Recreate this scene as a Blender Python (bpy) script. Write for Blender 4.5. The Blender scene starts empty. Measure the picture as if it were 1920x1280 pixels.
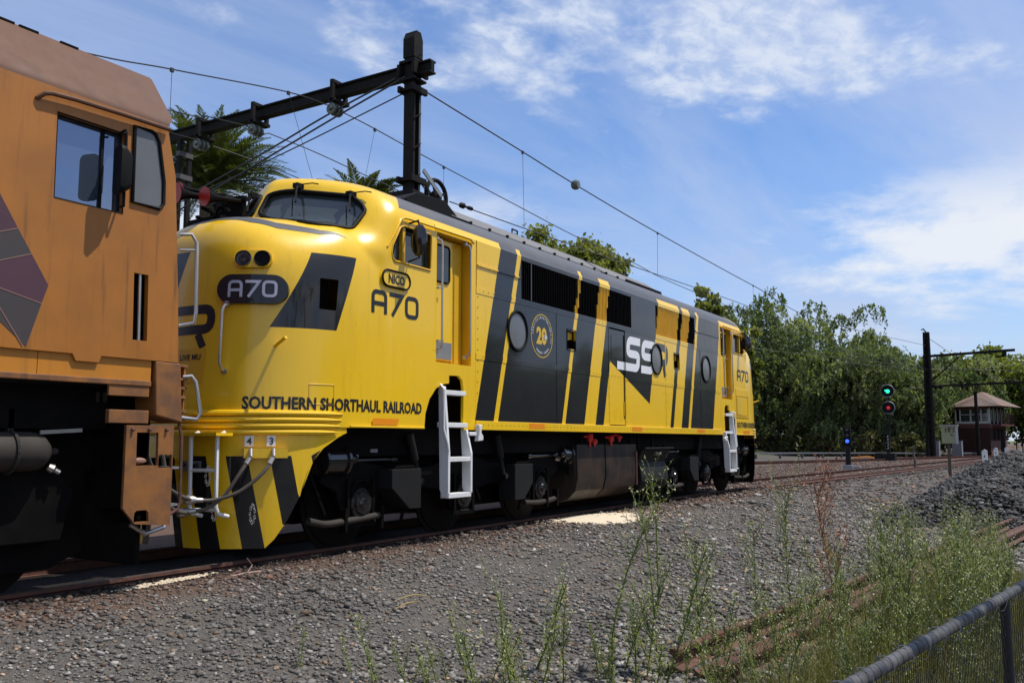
import bpy, bmesh, math, random
import numpy as np
from mathutils import Vector, Matrix
random.seed(7); rng = np.random.default_rng(11)
SC = bpy.context.scene
COL = SC.collection
# ------------------------------------------------------------------ camera
CAM = Vector((0.0, -8.05, 1.15))
PIT = math.atan(187 / 1660.0); YAW = math.atan(1027 / math.hypot(1660, 187))
fw = Vector((math.cos(YAW) * math.cos(PIT), math.sin(YAW) * math.cos(PIT), math.sin(PIT)))
rt = Vector((math.sin(YAW), -math.cos(YAW), 0)); up = rt.cross(fw)
cd = bpy.data.cameras.new('camera'); cam = bpy.data.objects.new('camera', cd); COL.objects.link(cam)
cd.sensor_width = 36; cd.lens = 1660 / 1920 * 36; cd.clip_start = 0.05; cd.clip_end = 3000
cam.matrix_world = Matrix(((rt.x, up.x, -fw.x, CAM.x), (rt.y, up.y, -fw.y, CAM.y), (rt.z, up.z, -fw.z, CAM.z), (0, 0, 0, 1)))
SC.camera = cam
# ------------------------------------------------------------------ light
SUN = Vector((0.24, -0.345, 0.90)).normalized()
sd = bpy.data.lights.new('sun', 'SUN'); sd.energy = 5.0; sd.angle = math.radians(0.53); sd.color = (1.0, 0.955, 0.88)
so = bpy.data.objects.new('sun', sd); COL.objects.link(so)
so.rotation_euler = (-SUN).to_track_quat('-Z', 'Y').to_euler(); so.location = (0, -30, 60)
W = bpy.data.worlds.new('World'); SC.world = W; W.use_nodes = True
SC.view_settings.view_transform = 'Standard'; SC.view_settings.look = 'None'
SC.view_settings.exposure = 0.0; SC.view_settings.gamma = 1.0; SC.view_settings.use_curve_mapping = False

class NT:
    """tiny node-tree helper"""
    def __init__(s, tree): s.t = tree; s.n = tree.nodes; s.l = tree.links
    def new(s, typ, **kw):
        nd = s.n.new(typ)
        for k, v in kw.items():
            if k in nd.bl_rna.properties and not k[0].isupper(): setattr(nd, k, v)
        return nd
    def put(s, sock, v):
        if hasattr(v, 'links') or isinstance(v, bpy.types.NodeSocket): s.l.new(v, sock)
        else: sock.default_value = v
    def math(s, op, a, b=0.0, c=None, clamp=False):
        nd = s.n.new('ShaderNodeMath'); nd.operation = op; nd.use_clamp = clamp
        s.put(nd.inputs[0], a); s.put(nd.inputs[1], b)
        if c is not None: s.put(nd.inputs[2], c)
        return nd.outputs[0]
    def mix(s, f, a, b, typ='MIX'):
        nd = s.n.new('ShaderNodeMixRGB'); nd.blend_type = typ
        s.put(nd.inputs[0], f); s.put(nd.inputs[1], a); s.put(nd.inputs[2], b); return nd.outputs[0]
    def noise(s, vec, scale, detail=4.0, rough=0.55, dist=0.0):
        nd = s.n.new('ShaderNodeTexNoise'); s.put(nd.inputs['Vector'], vec)
        nd.inputs['Scale'].default_value = scale; nd.inputs['Detail'].default_value = detail
        nd.inputs['Roughness'].default_value = rough; nd.inputs['Distortion'].default_value = dist
        return nd.outputs['Fac']
    def ramp(s, f, lo, hi):
        nd = s.n.new('ShaderNodeMapRange'); s.put(nd.inputs[0], f); nd.inputs[1].default_value = lo; nd.inputs[2].default_value = hi
        nd.interpolation_type = 'SMOOTHSTEP'; return nd.outputs[0]
    def mapping(s, vec, loc=(0, 0, 0), rot=(0, 0, 0), scale=(1, 1, 1)):
        nd = s.n.new('ShaderNodeMapping'); s.put(nd.inputs['Vector'], vec)
        nd.inputs['Location'].default_value = loc; nd.inputs['Rotation'].default_value = rot; nd.inputs['Scale'].default_value = scale
        return nd.outputs[0]

def build_sky():
    t = NT(W.node_tree); t.n.clear()
    out = t.n.new('ShaderNodeOutputWorld'); bg = t.n.new('ShaderNodeBackground'); bg.inputs['Strength'].default_value = 0.100
    sky = t.n.new('ShaderNodeTexSky'); sky.sky_type = 'NISHITA'; sky.sun_disc = False
    sky.sun_elevation = math.asin(SUN.z); sky.sun_rotation = math.atan2(SUN.x, SUN.y)
    sky.air_density = 1.0; sky.dust_density = 0.6; sky.ozone_density = 1.6
    tc = t.n.new('ShaderNodeTexCoord'); sep = t.n.new('ShaderNodeSeparateXYZ'); t.l.new(tc.outputs['Generated'], sep.inputs[0])
    h = t.math('MAXIMUM', sep.outputs[2], 0.0)
    den = t.math('ADD', h, 0.10)
    comb = t.n.new('ShaderNodeCombineXYZ')
    t.put(comb.inputs[0], t.math('DIVIDE', sep.outputs[0], den)); t.put(comb.inputs[1], t.math('DIVIDE', sep.outputs[1], den))
    p = comb.outputs[0]
    # high thin veil of cirrus, drawn out along one direction
    v1 = t.noise(t.mapping(p, SKY_VEIL, (0, 0, 1.75), (0.24, 0.85, 1)), 1.15, 8, 0.62, 0.8)
    v0 = t.noise(t.mapping(p, SKY_WIDE, (0, 0, 0), (1, 1, 1)), 0.33, 2, 0.5)
    veil = t.math('ADD', t.math('MULTIPLY', t.ramp(v1, 0.30, 0.70), 0.64), t.math('MULTIPLY', t.ramp(v0, 0.34, 0.62), 0.30), clamp=True)
    # mackerel flecks inside broad patches
    big = t.noise(t.mapping(p, SKY_BIG, (0, 0, 0.2), (1, 1, 1)), 0.50, 4, 0.55, 0.4)
    fl = t.noise(t.mapping(p, (0, 0, 0), (0, 0, 0.9), (1.0, 1.5, 1)), 10.0, 5, 0.62, 0.3)
    # one broad mackerel bank stands high in front of the tracks
    px = t.math('SUBTRACT', t.math('DIVIDE', sep.outputs[0], den), 1.60); py = t.math('SUBTRACT', t.math('DIVIDE', sep.outputs[1], den), 0.58)
    uu = t.math('DIVIDE', t.math('ADD', t.math('MULTIPLY', px, -0.57), t.math('MULTIPLY', py, 0.82)), 0.78)
    vv = t.math('DIVIDE', t.math('ADD', t.math('MULTIPLY', px, 0.82), t.math('MULTIPLY', py, 0.57)), 0.36)
    el = t.math('SQRT', t.math('ADD', t.math('MULTIPLY', uu, uu), t.math('MULTIPLY', vv, vv)))
    bank = t.math('ADD', t.math('MULTIPLY', t.math('SUBTRACT', 1.0, el), 0.20), t.math('ADD', t.noise(t.mapping(p, (1, 2, 0)), 2.6, 5, 0.6), -0.02))
    big = t.math('MAXIMUM', t.math('SUBTRACT', big, 0.03), t.math('ADD', bank, 0.07))
    flecks = t.math('MULTIPLY', t.ramp(big, 0.54, 0.72), t.math('ADD', t.math('MULTIPLY', t.ramp(fl, 0.34, 0.66), 0.58), 0.34))
    # low cumulus bank towards the horizon
    dome = t.mapping(tc.outputs['Generated'], SKY_LOW, (0, 0, 0), (1, 1, 3.2))
    c1 = t.noise(dome, 2.6, 10, 0.62, 0.2)
    cum = t.math('MULTIPLY', t.ramp(t.math('ADD', c1, t.math('MULTIPLY', t.ramp(h, 0.40, 0.16), 0.15)), 0.575, 0.74), t.ramp(h, 0.31, 0.21))
    base = t.mix(1.0, sky.outputs[0], (0.92, 1.24, 1.64, 1), 'MULTIPLY')
    k0 = t.mix(veil, base, (5.3, 6.2, 8.4, 1))
    k1 = t.mix(flecks, k0, (7.2, 7.9, 9.2, 1))
    k2 = t.mix(t.math('MULTIPLY', cum, 0.92), k1, (8.6, 8.9, 9.4, 1))
    hz = t.math('MULTIPLY', t.ramp(h, 0.20, 0.0), 0.6)
    k3 = t.mix(hz, k2, (6.3, 7.0, 8.4, 1))
    t.l.new(k3, bg.inputs[0]); t.l.new(bg.outputs[0], out.inputs[0])
SKY_BIG = (0.35, 1.2, 0); SKY_LOW = (0.7, 0.3, 0.0); SKY_VEIL = (3.1, 0.4, 0); SKY_WIDE = (0.0, 0.0, 0)
build_sky()

# ------------------------------------------------------------------ materials
def pbr(name, col, rough=0.5, metal=0.0, var=None, bump=None, coat=0.0, streak=None, attr=None, spec=None, sheen=None):
    """var=(scale, amount, colour2)  bump=(scale, strength)  streak=(amount, colour): vertical run marks"""
    m = bpy.data.materials.new(name); m.use_nodes = True; t = NT(m.node_tree)
    b = t.n['Principled BSDF']
    c = (*col, 1); b.inputs['Roughness'].default_value = rough; b.inputs['Metallic'].default_value = metal
    if spec is not None: b.inputs['Specular IOR Level'].default_value = spec
    if coat: b.inputs['Coat Weight'].default_value = coat; b.inputs['Coat Roughness'].default_value = 0.06
    tc = t.n.new('ShaderNodeTexCoord'); P = tc.outputs['Object']
    cur = c
    if attr:
        an = t.n.new('ShaderNodeAttribute'); an.attribute_name = attr; cur = an.outputs['Color']
    if var:
        f = t.ramp(t.noise(P, var[0], 6, 0.62), 0.34, 0.68)
        cur = t.mix(t.math('MULTIPLY', f, var[1]), cur, (*var[2], 1))
        t.put(b.inputs['Roughness'], t.math('ADD', t.math('MULTIPLY', t.noise(P, var[0] * 2.3, 3), 0.22), rough - 0.11))
    if streak:
        s = t.noise(t.mapping(P, (0, 0, 0), (0, 0, 0), (9, 9, 0.55)), 1.6, 5, 0.6)
        cur = t.mix(t.math('MULTIPLY', t.ramp(s, 0.52, 0.80), streak[0]), cur, (*streak[1], 1))
    t.put(b.inputs['Base Color'], cur)
    if bump:
        bn = t.n.new('ShaderNodeBump'); bn.inputs['Strength'].default_value = bump[1]; bn.inputs['Distance'].default_value = 0.02
        t.put(bn.inputs['Height'], t.noise(P, bump[0], 5, 0.6)); t.l.new(bn.outputs[0], b.inputs['Normal'])
    return m
def glow(name, col, s):
    m = bpy.data.materials.new(name); m.use_nodes = True; b = m.node_tree.nodes['Principled BSDF']
    b.inputs['Base Color'].default_value = (*col, 1); b.inputs['Emission Color'].default_value = (*col, 1); b.inputs['Emission Strength'].default_value = s
    return m
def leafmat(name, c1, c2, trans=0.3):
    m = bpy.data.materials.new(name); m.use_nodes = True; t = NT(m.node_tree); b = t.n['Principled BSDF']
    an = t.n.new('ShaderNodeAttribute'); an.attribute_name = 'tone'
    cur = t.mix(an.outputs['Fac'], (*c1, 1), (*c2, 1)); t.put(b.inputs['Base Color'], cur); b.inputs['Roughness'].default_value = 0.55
    b.inputs['Specular IOR Level'].default_value = 0.3
    tr = t.n.new('ShaderNodeBsdfTranslucent'); t.put(tr.inputs['Color'], t.mix(1.0, cur, (1.3, 1.35, 0.6, 1), 'MULTIPLY'))
    ms = t.n.new('ShaderNodeMixShader'); ms.inputs[0].default_value = trans
    t.l.new(b.outputs[0], ms.inputs[1]); t.l.new(tr.outputs[0], ms.inputs[2]); t.l.new(ms.outputs[0], t.n['Material Output'].inputs[0])
    return m

M = {}
M['yellow'] = pbr('yellow_paint', (0.82, 0.505, 0.009), 0.30, var=(1.3, 0.30, (0.72, 0.42, 0.009)), coat=0.32, streak=(0.34, (0.42, 0.25, 0.022)), bump=(2.6, 0.05))
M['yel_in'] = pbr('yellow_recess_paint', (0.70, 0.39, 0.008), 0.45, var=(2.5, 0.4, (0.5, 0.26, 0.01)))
M['black'] = pbr('black_gloss_paint', (0.011, 0.011, 0.012), 0.45, coat=0.75, var=(1.7, 0.5, (0.018, 0.0175, 0.0175)), streak=(0.35, (0.028, 0.026, 0.024)), spec=0.12)
M['roofgrey'] = pbr('dark_grey_roof_paint', (0.065, 0.065, 0.070), 0.48, var=(2.0, 0.6, (0.09, 0.088, 0.086)), bump=(40, 0.06))
M['hatch'] = pbr('grey_roof_hatch', (0.13, 0.125, 0.12), 0.6, var=(1.5, 0.5, (0.16, 0.15, 0.14)))
M['letter'] = pbr('black_lettering', (0.014, 0.014, 0.015), 0.35)
M['white_letter'] = pbr('white_lettering', (0.74, 0.75, 0.78), 0.35)
M['lilac'] = pbr('pale_plate_lettering', (0.42, 0.42, 0.50), 0.4)
M['gold'] = pbr('gold_lettering', (0.62, 0.40, 0.04), 0.4)
M['glass'] = pbr('dark_window_glass', (0.018, 0.024, 0.027), 0.06, spec=0.8)
M['glass2'] = pbr('slate_windscreen_glass', (0.045, 0.058, 0.062), 0.08, spec=0.9)
M['mglass'] = pbr('sky_mirroring_glass', (0.17, 0.23, 0.34), 0.03, metal=0.8)
M['cabgrey'] = pbr('grey_cabinet_paint', (0.13, 0.135, 0.14), 0.5)
M['pglass'] = pbr('grey_porthole_glass', (0.13, 0.135, 0.14), 0.16, var=(5, 0.4, (0.10, 0.10, 0.105)))
M['rubber'] = pbr('black_rubber', (0.007, 0.0068, 0.0065), 0.6, spec=0.12)
M['under'] = pbr('black_underframe', (0.0045, 0.0044, 0.0046), 0.6, var=(5, 0.6, (0.010, 0.008, 0.0065)), spec=0.05)
M['shiny'] = pbr('glossy_black_casting', (0.008, 0.008, 0.009), 0.22, coat=0.6)
M['tank'] = pbr('stained_fuel_tank', (0.016, 0.015, 0.015), 0.45, var=(2.2, 0.85, (0.050, 0.031, 0.022)), streak=(0.9, (0.10, 0.070, 0.052)), spec=0.25)
M['sandbox'] = pbr('grey_sandbox_paint', (0.017, 0.017, 0.017), 0.55, var=(4, 0.4, (0.024, 0.023, 0.022)), spec=0.1)
M['white'] = pbr('white_paint', (0.72, 0.72, 0.71), 0.4, var=(6, 0.35, (0.55, 0.54, 0.51)))
M['steel'] = pbr('bare_steel', (0.46, 0.44, 0.42), 0.35, metal=0.8, var=(8, 0.4, (0.35, 0.3, 0.26)))
M['red'] = pbr('red_paint', (0.50, 0.025, 0.015), 0.4)
M['orange_refl'] = pbr('orange_reflector', (0.80, 0.26, 0.008), 0.3, coat=0.5)
M['wheel'] = pbr('worn_wheel_steel', (0.012, 0.010, 0.008), 0.6, spec=0.1)
M['hose'] = pbr('brown_rubber_hose', (0.075, 0.062, 0.05), 0.55)
M['oside'] = pbr('faded_orange_paint', (0.385, 0.138, 0.013), 0.5, var=(1.6, 0.6, (0.26, 0.098, 0.015)), streak=(0.95, (0.115, 0.046, 0.014)), bump=(3, 0.05))
M['oroof'] = pbr('sun_bleached_rust_orange', (0.115, 0.047, 0.021), 0.65, var=(3.0, 0.7, (0.088, 0.038, 0.021)), streak=(0.5, (0.075, 0.034, 0.021)), spec=0.3)
M['osill'] = pbr('bright_orange_sill_paint', (0.50, 0.19, 0.012), 0.5, var=(3, 0.5, (0.36, 0.135, 0.014)), streak=(0.4, (0.2, 0.08, 0.02)))
M['odirty'] = pbr('dirty_orange_steps', (0.27, 0.105, 0.020), 0.65, var=(5, 0.9, (0.13, 0.058, 0.026)), streak=(0.8, (0.09, 0.042, 0.02)))
M['purple'] = pbr('purple_decal', (0.080, 0.030, 0.045), 0.5, var=(3, 0.5, (0.058, 0.026, 0.036)))
M['slatedecal'] = pbr('slate_decal', (0.048, 0.040, 0.040), 0.55, var=(3, 0.5, (0.058, 0.038, 0.034)))
M['pinkline'] = pbr('pale_decal_line', (0.25, 0.14, 0.11), 0.55)
M['purple_edge'] = pbr('purple_edge_paint', (0.13, 0.05, 0.085), 0.5)
M['greytank'] = pbr('dusty_grey_reservoir', (0.045, 0.039, 0.033), 0.65, var=(4, 0.5, (0.03, 0.026, 0.022)), spec=0.15)
M['mast'] = pbr('dark_weathered_steel', (0.010, 0.0095, 0.009), 0.65, var=(5, 0.7, (0.020, 0.015, 0.012)), spec=0.12)
M['mastlit'] = pbr('lit_tone_mast_steel', (0.075, 0.07, 0.068), 0.6, var=(6, 0.6, (0.05, 0.042, 0.038)))  # paler copy of the mast steel with sunlight put into its colour
M['wire'] = pbr('dark_copper_wire', (0.022, 0.024, 0.022), 0.5)
M['insul'] = pbr('grey_green_porcelain', (0.10, 0.115, 0.10), 0.3)
M['galv'] = pbr('galvanised_steel', (0.24, 0.25, 0.26), 0.5, metal=0.3, var=(7, 0.4, (0.17, 0.17, 0.18)))
M['rust'] = pbr('rusty_rail_steel', (0.115, 0.043, 0.026), 0.8, var=(9, 0.8, (0.055, 0.026, 0.02)), bump=(60, 0.25))
M['railtop'] = pbr('dull_rail_head', (0.060, 0.042, 0.035), 0.7, var=(10, 0.5, (0.045, 0.028, 0.022)), spec=0.25)
M['sleeper'] = pbr('weathered_sleeper', (0.10, 0.085, 0.075), 0.85, var=(6, 0.6, (0.06, 0.05, 0.045)))
M['sand'] = pbr('pale_sand', (0.62, 0.52, 0.38), 0.95, var=(9, 0.5, (0.52, 0.43, 0.31)), bump=(50, 0.5))
M['stone'] = pbr('crushed_rock', (0.2, 0.2, 0.2), 0.85, attr='tone', bump=(45, 0.3))
M['brick'] = pbr('dark_red_brick', (0.042, 0.020, 0.017), 0.85, var=(2, 0.6, (0.06, 0.03, 0.025)), spec=0.1)
M['brick2'] = pbr('sunlit_red_brick', (0.12, 0.062, 0.048), 0.85, var=(3, 0.6, (0.15, 0.09, 0.07)))  # lighter copy of the brick, sunlight on the end wall put into its colour
M['tinroof'] = pbr('rusty_corrugated_roof', (0.135, 0.10, 0.085), 0.8, var=(0.9, 0.9, (0.175, 0.095, 0.06)))
M['frame'] = pbr('pale_window_timber', (0.42, 0.42, 0.40), 0.6)
M['redtrim'] = pbr('faded_red_timber', (0.09, 0.028, 0.024), 0.7)
M['paleyellow'] = pbr('pale_yellow_sheet_metal', (0.30, 0.29, 0.14), 0.6, var=(5, 0.6, (0.24, 0.24, 0.20)))
M['timber'] = pbr('brown_timber_post', (0.10, 0.065, 0.045), 0.8)
M['bark'] = pbr('grey_brown_bark', (0.11, 0.085, 0.065), 0.9, var=(8, 0.6, (0.06, 0.05, 0.04)), bump=(25, 0.6))
M['tape'] = pbr('grey_spiral_tape', (0.10, 0.10, 0.10), 0.5, var=(9, 0.8, (0.04, 0.04, 0.043)), spec=0.15)
M['meshwire'] = pbr('black_coated_wire', (0.02, 0.02, 0.021), 0.5, spec=0.3)
M['straw'] = pbr('dry_straw', (0.28, 0.20, 0.075), 0.8)
M['dead'] = pbr('dead_brown_stem', (0.24, 0.095, 0.045), 0.8)
M['stem'] = pbr('green_stem', (0.085, 0.125, 0.035), 0.6)
M['seed'] = pbr('cream_seed_head', (0.60, 0.57, 0.38), 0.8)
M['leaf_weed'] = leafmat('weed_leaf', (0.075, 0.125, 0.022), (0.30, 0.32, 0.085), 0.4)
M['leaf_pepper'] = leafmat('pepper_tree_leaf', (0.072, 0.106, 0.042), (0.25, 0.28, 0.14), 0.5)
M['leaf_plane'] = leafmat('plane_tree_leaf', (0.055, 0.085, 0.014), (0.23, 0.25, 0.045), 0.45)
M['leaf_poplar'] = leafmat('poplar_leaf', (0.08, 0.105, 0.022), (0.25, 0.255, 0.07), 0.45)
M['leaf_shrub'] = leafmat('dry_shrub_leaf', (0.06, 0.06, 0.022), (0.15, 0.14, 0.05), 0.25)
M['leaf_palm'] = leafmat('palm_leaf', (0.026, 0.045, 0.010), (0.125, 0.145, 0.036), 0.2)
M['leaf_grass'] = leafmat('dry_grass_blade', (0.12, 0.13, 0.035), (0.30, 0.25, 0.11), 0.3)

# ------------------------------------------------------------------ mesh helpers
ROOT = {}
def link(o, parent=None):
    COL.objects.link(o)
    if parent is not None:
        o.parent = parent
        if parent.name in ROOT: o.matrix_parent_inverse = Matrix.Translation(-ROOT[parent.name])
    return o
def tag(o, label, cat, group=None, kind=None):
    if label: o['label'] = label
    if cat: o['category'] = cat
    if group: o['group'] = group
    if kind: o['kind'] = kind
    return o
def thing(name, label, cat, loc=(0, 0, 0), group=None):
    o = bpy.data.objects.new(name, None); o.empty_display_size = 0.2; COL.objects.link(o); o.location = loc
    ROOT[o.name] = Vector(loc); return tag(o, label, cat, group)
def copy_thing(root, loc, label=None, rotz=0.0, scale=1.0):
    r = root.copy(); COL.objects.link(r); r.location = loc; r.rotation_euler = (0, 0, rotz); r.scale = (scale,) * 3
    if label: r['label'] = label
    ROOT[r.name] = Vector(loc)
    for ch in list(root.children):
        c = ch.copy(); COL.objects.link(c); c.parent = r
        for g in list(ch.children):
            d = g.copy(); COL.objects.link(d); d.parent = c
    return r
def frames(path, closed=False):
    P = [Vector(p) for p in path]; n = len(P); T = []
    for i in range(n):
        a = P[(i - 1) % n] if (closed or i > 0) else P[i]; b = P[(i + 1) % n] if (closed or i < n - 1) else P[i]
        d = (b - a); T.append(d.normalized() if d.length > 1e-9 else Vector((0, 0, 1)))
    ref = Vector((0, 0, 1)) if abs(T[0].z) < 0.9 else Vector((1, 0, 0))
    u = T[0].cross(ref).normalized(); out = []
    for i in range(n):
        u = (u - T[i] * u.dot(T[i])); u = u.normalized() if u.length > 1e-6 else T[i].orthogonal().normalized()
        out.append((P[i], u, T[i].cross(u).normalized()))
    return out
class MB:
    def __init__(s): s.v = []; s.f = []; s.m = []
    def add(s, vs, fs, m=0):
        o = len(s.v); s.v += [tuple(v) for v in vs]; s.f += [tuple(i + o for i in f) for f in fs]; s.m += [m] * len(fs); return s
    def box(s, x0, x1, y0, y1, z0, z1, m=0):
        if x0 > x1: x0, x1 = x1, x0
        if y0 > y1: y0, y1 = y1, y0
        if z0 > z1: z0, z1 = z1, z0
        return s.add([(x0, y0, z0), (x1, y0, z0), (x1, y1, z0), (x0, y1, z0), (x0, y0, z1), (x1, y0, z1), (x1, y1, z1), (x0, y1, z1)],
                     [(0, 3, 2, 1), (4, 5, 6, 7), (0, 1, 5, 4), (1, 2, 6, 5), (2, 3, 7, 6), (3, 0, 4, 7)], m)
    def bar(s, p0, p1, w, h, m=0, upv=(0, 0, 1)):
        p0 = Vector(p0); p1 = Vector(p1); d = (p1 - p0).normalized(); U = Vector(upv)
        if abs(d.dot(U)) > 0.95: U = Vector((0, 1, 0))
        a = d.cross(U).normalized() * (w / 2); b = a.cross(d).normalized() * (h / 2)
        vs = [p + sa * a + sb * b for p in (p0, p1) for sa, sb in ((-1, -1), (1, -1), (1, 1), (-1, 1))]
        return s.add(vs, [(3, 2, 1, 0), (4, 5, 6, 7), (0, 1, 5, 4), (1, 2, 6, 5), (2, 3, 7, 6), (3, 0, 4, 7)], m)
    def prism(s, poly, d0, d1, m=0, ax='y'):
        """poly given in the two other axes in order; extruded along ax from d0 to d1"""
        def mk(p, d):
            return (p[0], d, p[1]) if ax == 'y' else ((d, p[0], p[1]) if ax == 'x' else (p[0], p[1], d))
        n = len(poly); vs = [mk(p, d0) for p in poly] + [mk(p, d1) for p in poly]
        fs = [tuple(range(n)), tuple(range(2 * n - 1, n - 1, -1))] + [(i, i + n, (i + 1) % n + n, (i + 1) % n) for i in range(n)]
        return s.add(vs, fs, m)
    def tube(s, path, r, n=8, m=0, closed=False, cap=True):
        fr = frames(path, closed); k = len(fr); R = r if hasattr(r, '__len__') else [r] * k; vs = []
        for (p, u, v), rr in zip(fr, R):
            for j in range(n):
                a = 2 * math.pi * j / n; vs.append(p + (u * math.cos(a) + v * math.sin(a)) * rr)
        fs = []
        for i in range(k if closed else k - 1):
            for j in range(n):
                a = i * n + j; b = i * n + (j + 1) % n; c = ((i + 1) % k) * n + (j + 1) % n; d = ((i + 1) % k) * n + j; fs.append((a, b, c, d))
        if cap and not closed: fs += [tuple(range(n - 1, -1, -1)), tuple(range((k - 1) * n, k * n))]
        return s.add(vs, fs, m)
    def cyl(s, p0, p1, r0, r1=None, n=16, m=0): return s.tube([p0, p1], [r0, r0 if r1 is None else r1], n, m)
    def lathe(s, org, axis, prof, n=20, m=0):
        """prof: (distance along axis, radius)"""
        o = Vector(org); a = Vector(axis).normalized(); u = a.orthogonal().normalized(); v = a.cross(u); vs = []
        for d, r in prof:
            for j in range(n):
                t = 2 * math.pi * j / n; vs.append(o + a * d + (u * math.cos(t) + v * math.sin(t)) * max(r, 1e-4))
        fs = [(i * n + j, i * n + (j + 1) % n, (i + 1) * n + (j + 1) % n, (i + 1) * n + j) for i in range(len(prof) - 1) for j in range(n)]
        fs += [tuple(range(n - 1, -1, -1)), tuple(range((len(prof) - 1) * n, len(prof) * n))]
        return s.add(vs, fs, m)
    def ball(s, c, r, n=8, m=0, sc=(1, 1, 1)):
        c = Vector(c); vs = []; k = n // 2
        for i in range(k + 1):
            ph = math.pi * i / k
            for j in range(n):
                t = 2 * math.pi * j / n
                vs.append((c.x + r * sc[0] * math.sin(ph) * math.cos(t), c.y + r * sc[1] * math.sin(ph) * math.sin(t), c.z + r * sc[2] * math.cos(ph)))
        fs = [(i * n + j, (i + 1) * n + j, (i + 1) * n + (j + 1) % n, i * n + (j + 1) % n) for i in range(k) for j in range(n)]
        return s.add(vs, fs, m)
    def build(s, name, mats, parent=None, smooth=False, mx=None, bevel=0.0, label=None):
        V = s.v; Fc = s.f
        if mx is not None:
            V = [(mx - x + max(0.0, 8.9 - x) * .09, y, z) for x, y, z in V]; Fc = [tuple(reversed(f)) for f in Fc]
        me = bpy.data.meshes.new(name); me.from_pydata(V, [], Fc)
        ms = mats if isinstance(mats, (list, tuple)) else [mats]
        for q in ms: me.materials.append(M[q] if isinstance(q, str) else q)
        if len(ms) > 1: me.polygons.foreach_set('material_index', s.m)
        bm = bmesh.new(); bm.from_mesh(me); bmesh.ops.recalc_face_normals(bm, faces=bm.faces); bm.to_mesh(me); bm.free()
        if smooth: smooth_mesh(me)
        me.update(); o = bpy.data.objects.new(name, me); link(o, parent)
        if bevel:
            bv = o.modifiers.new('bevel', 'BEVEL'); bv.width = bevel; bv.segments = 2; bv.limit_method = 'ANGLE'
        if label: o['label'] = label
        return o
def smooth_mesh(me, ang=38):
    me.polygons.foreach_set('use_smooth', [True] * len(me.polygons)); me.set_sharp_from_angle(angle=math.radians(ang))
def arc(cx, cz, r, a0, a1, n):
    return [(cx + r * math.cos(math.radians(a0 + (a1 - a0) * i / n)), cz + r * math.sin(math.radians(a0 + (a1 - a0) * i / n))) for i in range(n + 1)]
def rrect(x0, x1, z0, z1, r, n=4):
    return arc(x1 - r, z1 - r, r, 0, 90, n) + arc(x0 + r, z1 - r, r, 90, 180, n) + arc(x0 + r, z0 + r, r, 180, 270, n) + arc(x1 - r, z0 + r, r, 270, 360, n)
def inside(poly, x, z):
    c = False; n = len(poly); j = n - 1
    for i in range(n):
        xi, zi = poly[i]; xj, zj = poly[j]
        if (zi > z) != (zj > z) and x < (xj - xi) * (z - zi) / (zj - zi) + xi: c = not c
        j = i
    return c
def offset_stroke(path, w, closed=False):
    """2-D polyline -> list of quads (as vertex list, face list) of width w with mitred joints"""
    n = len(path); L = []; R = []
    for i in range(n):
        p = Vector(path[i]); a = Vector(path[(i - 1) % n]) if (closed or i) else None; b = Vector(path[(i + 1) % n]) if (closed or i < n - 1) else None
        d1 = (p - a).normalized() if a is not None else None; d2 = (b - p).normalized() if b is not None else None
        d1 = d1 or d2; d2 = d2 or d1
        n1 = Vector((-d1.y, d1.x)); n2 = Vector((-d2.y, d2.x)); mm = (n1 + n2); mm = mm.normalized() if mm.length > 1e-6 else n1
        k = (w / 2) / max(0.4, mm.dot(n1)); L.append(tuple(p + mm * k)); R.append(tuple(p - mm * k))
    vs = L + R; m = n if closed else n - 1
    return vs, [(i, i + n, (i + 1) % n + n, (i + 1) % n) for i in range(m)]
TEXTCACHE = {}
def text_mesh(s, size=1.0, bold=0.0, sx=1.0):
    """flat mesh of a word in the built-in font: vertices (a, b) and faces, plus its width"""
    cu = bpy.data.curves.new('txt', 'FONT'); cu.body = s; cu.size = size; cu.offset = bold * size; cu.resolution_u = 2
    ob = bpy.data.objects.new('txt', cu); COL.objects.link(ob)
    bpy.context.view_layer.update(); me = ob.to_mesh()
    vs = [(v.co.x * sx, v.co.y) for v in me.vertices]; fs = [tuple(p.vertices) for p in me.polygons]
    ob.to_mesh_clear(); bpy.data.objects.remove(ob); bpy.data.curves.remove(cu)
    w = max((v[0] for v in vs), default=0)
    return vs, fs, w
def catmull(pts, n):
    P = [Vector(p) for p in pts]; P = [P[0] * 2 - P[1]] + P + [P[-1] * 2 - P[-2]]; out = []
    for i in range(1, len(P) - 2):
        for k in range(n):
            t = k / n; a, b, c, d = P[i - 1:i + 3]
            out.append(tuple(.5 * ((2 * b) + (c - a) * t + (2 * a - 5 * b + 4 * c - d) * t * t + (3 * b - a - 3 * c + d) * t ** 3)))
    out.append(tuple(P[-2])); return out
# ================================================================== ground
def sstep(a, b, x):
    t = np.clip((x - a) / (b - a), 0, 1); return t * t * (3 - 2 * t)
def wob(x, y):
    return .020 * np.sin(1.7 * x + .6 * y) * np.sin(1.3 * y - .5 * x + 1) + .013 * np.sin(4.1 * x + 2.2 * y + 2) * np.sin(3.7 * y - 1.1 * x)
def gz(x, y):
    x = np.asarray(x, float); y = np.asarray(y, float)
    d = sstep(-1.45, -4.6, y); z = -.19 + .075 * sstep(-.55, -.95, y) * sstep(-40, -9, x) * (1 - sstep(26, 34, x)) - (.33 + .075 * (1 - sstep(26, 34, x))) * d * (1 - .75 * sstep(24, 55, x)) - .12 * sstep(-6.5, -9.5, y) * (1 - sstep(20, 40, x))
    z = z + wob(x, y) * sstep(-.9, -2.0, y) + 1.6 * sstep(13, 22, y - .0 * x) * sstep(55, 80, x)
    return z
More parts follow.
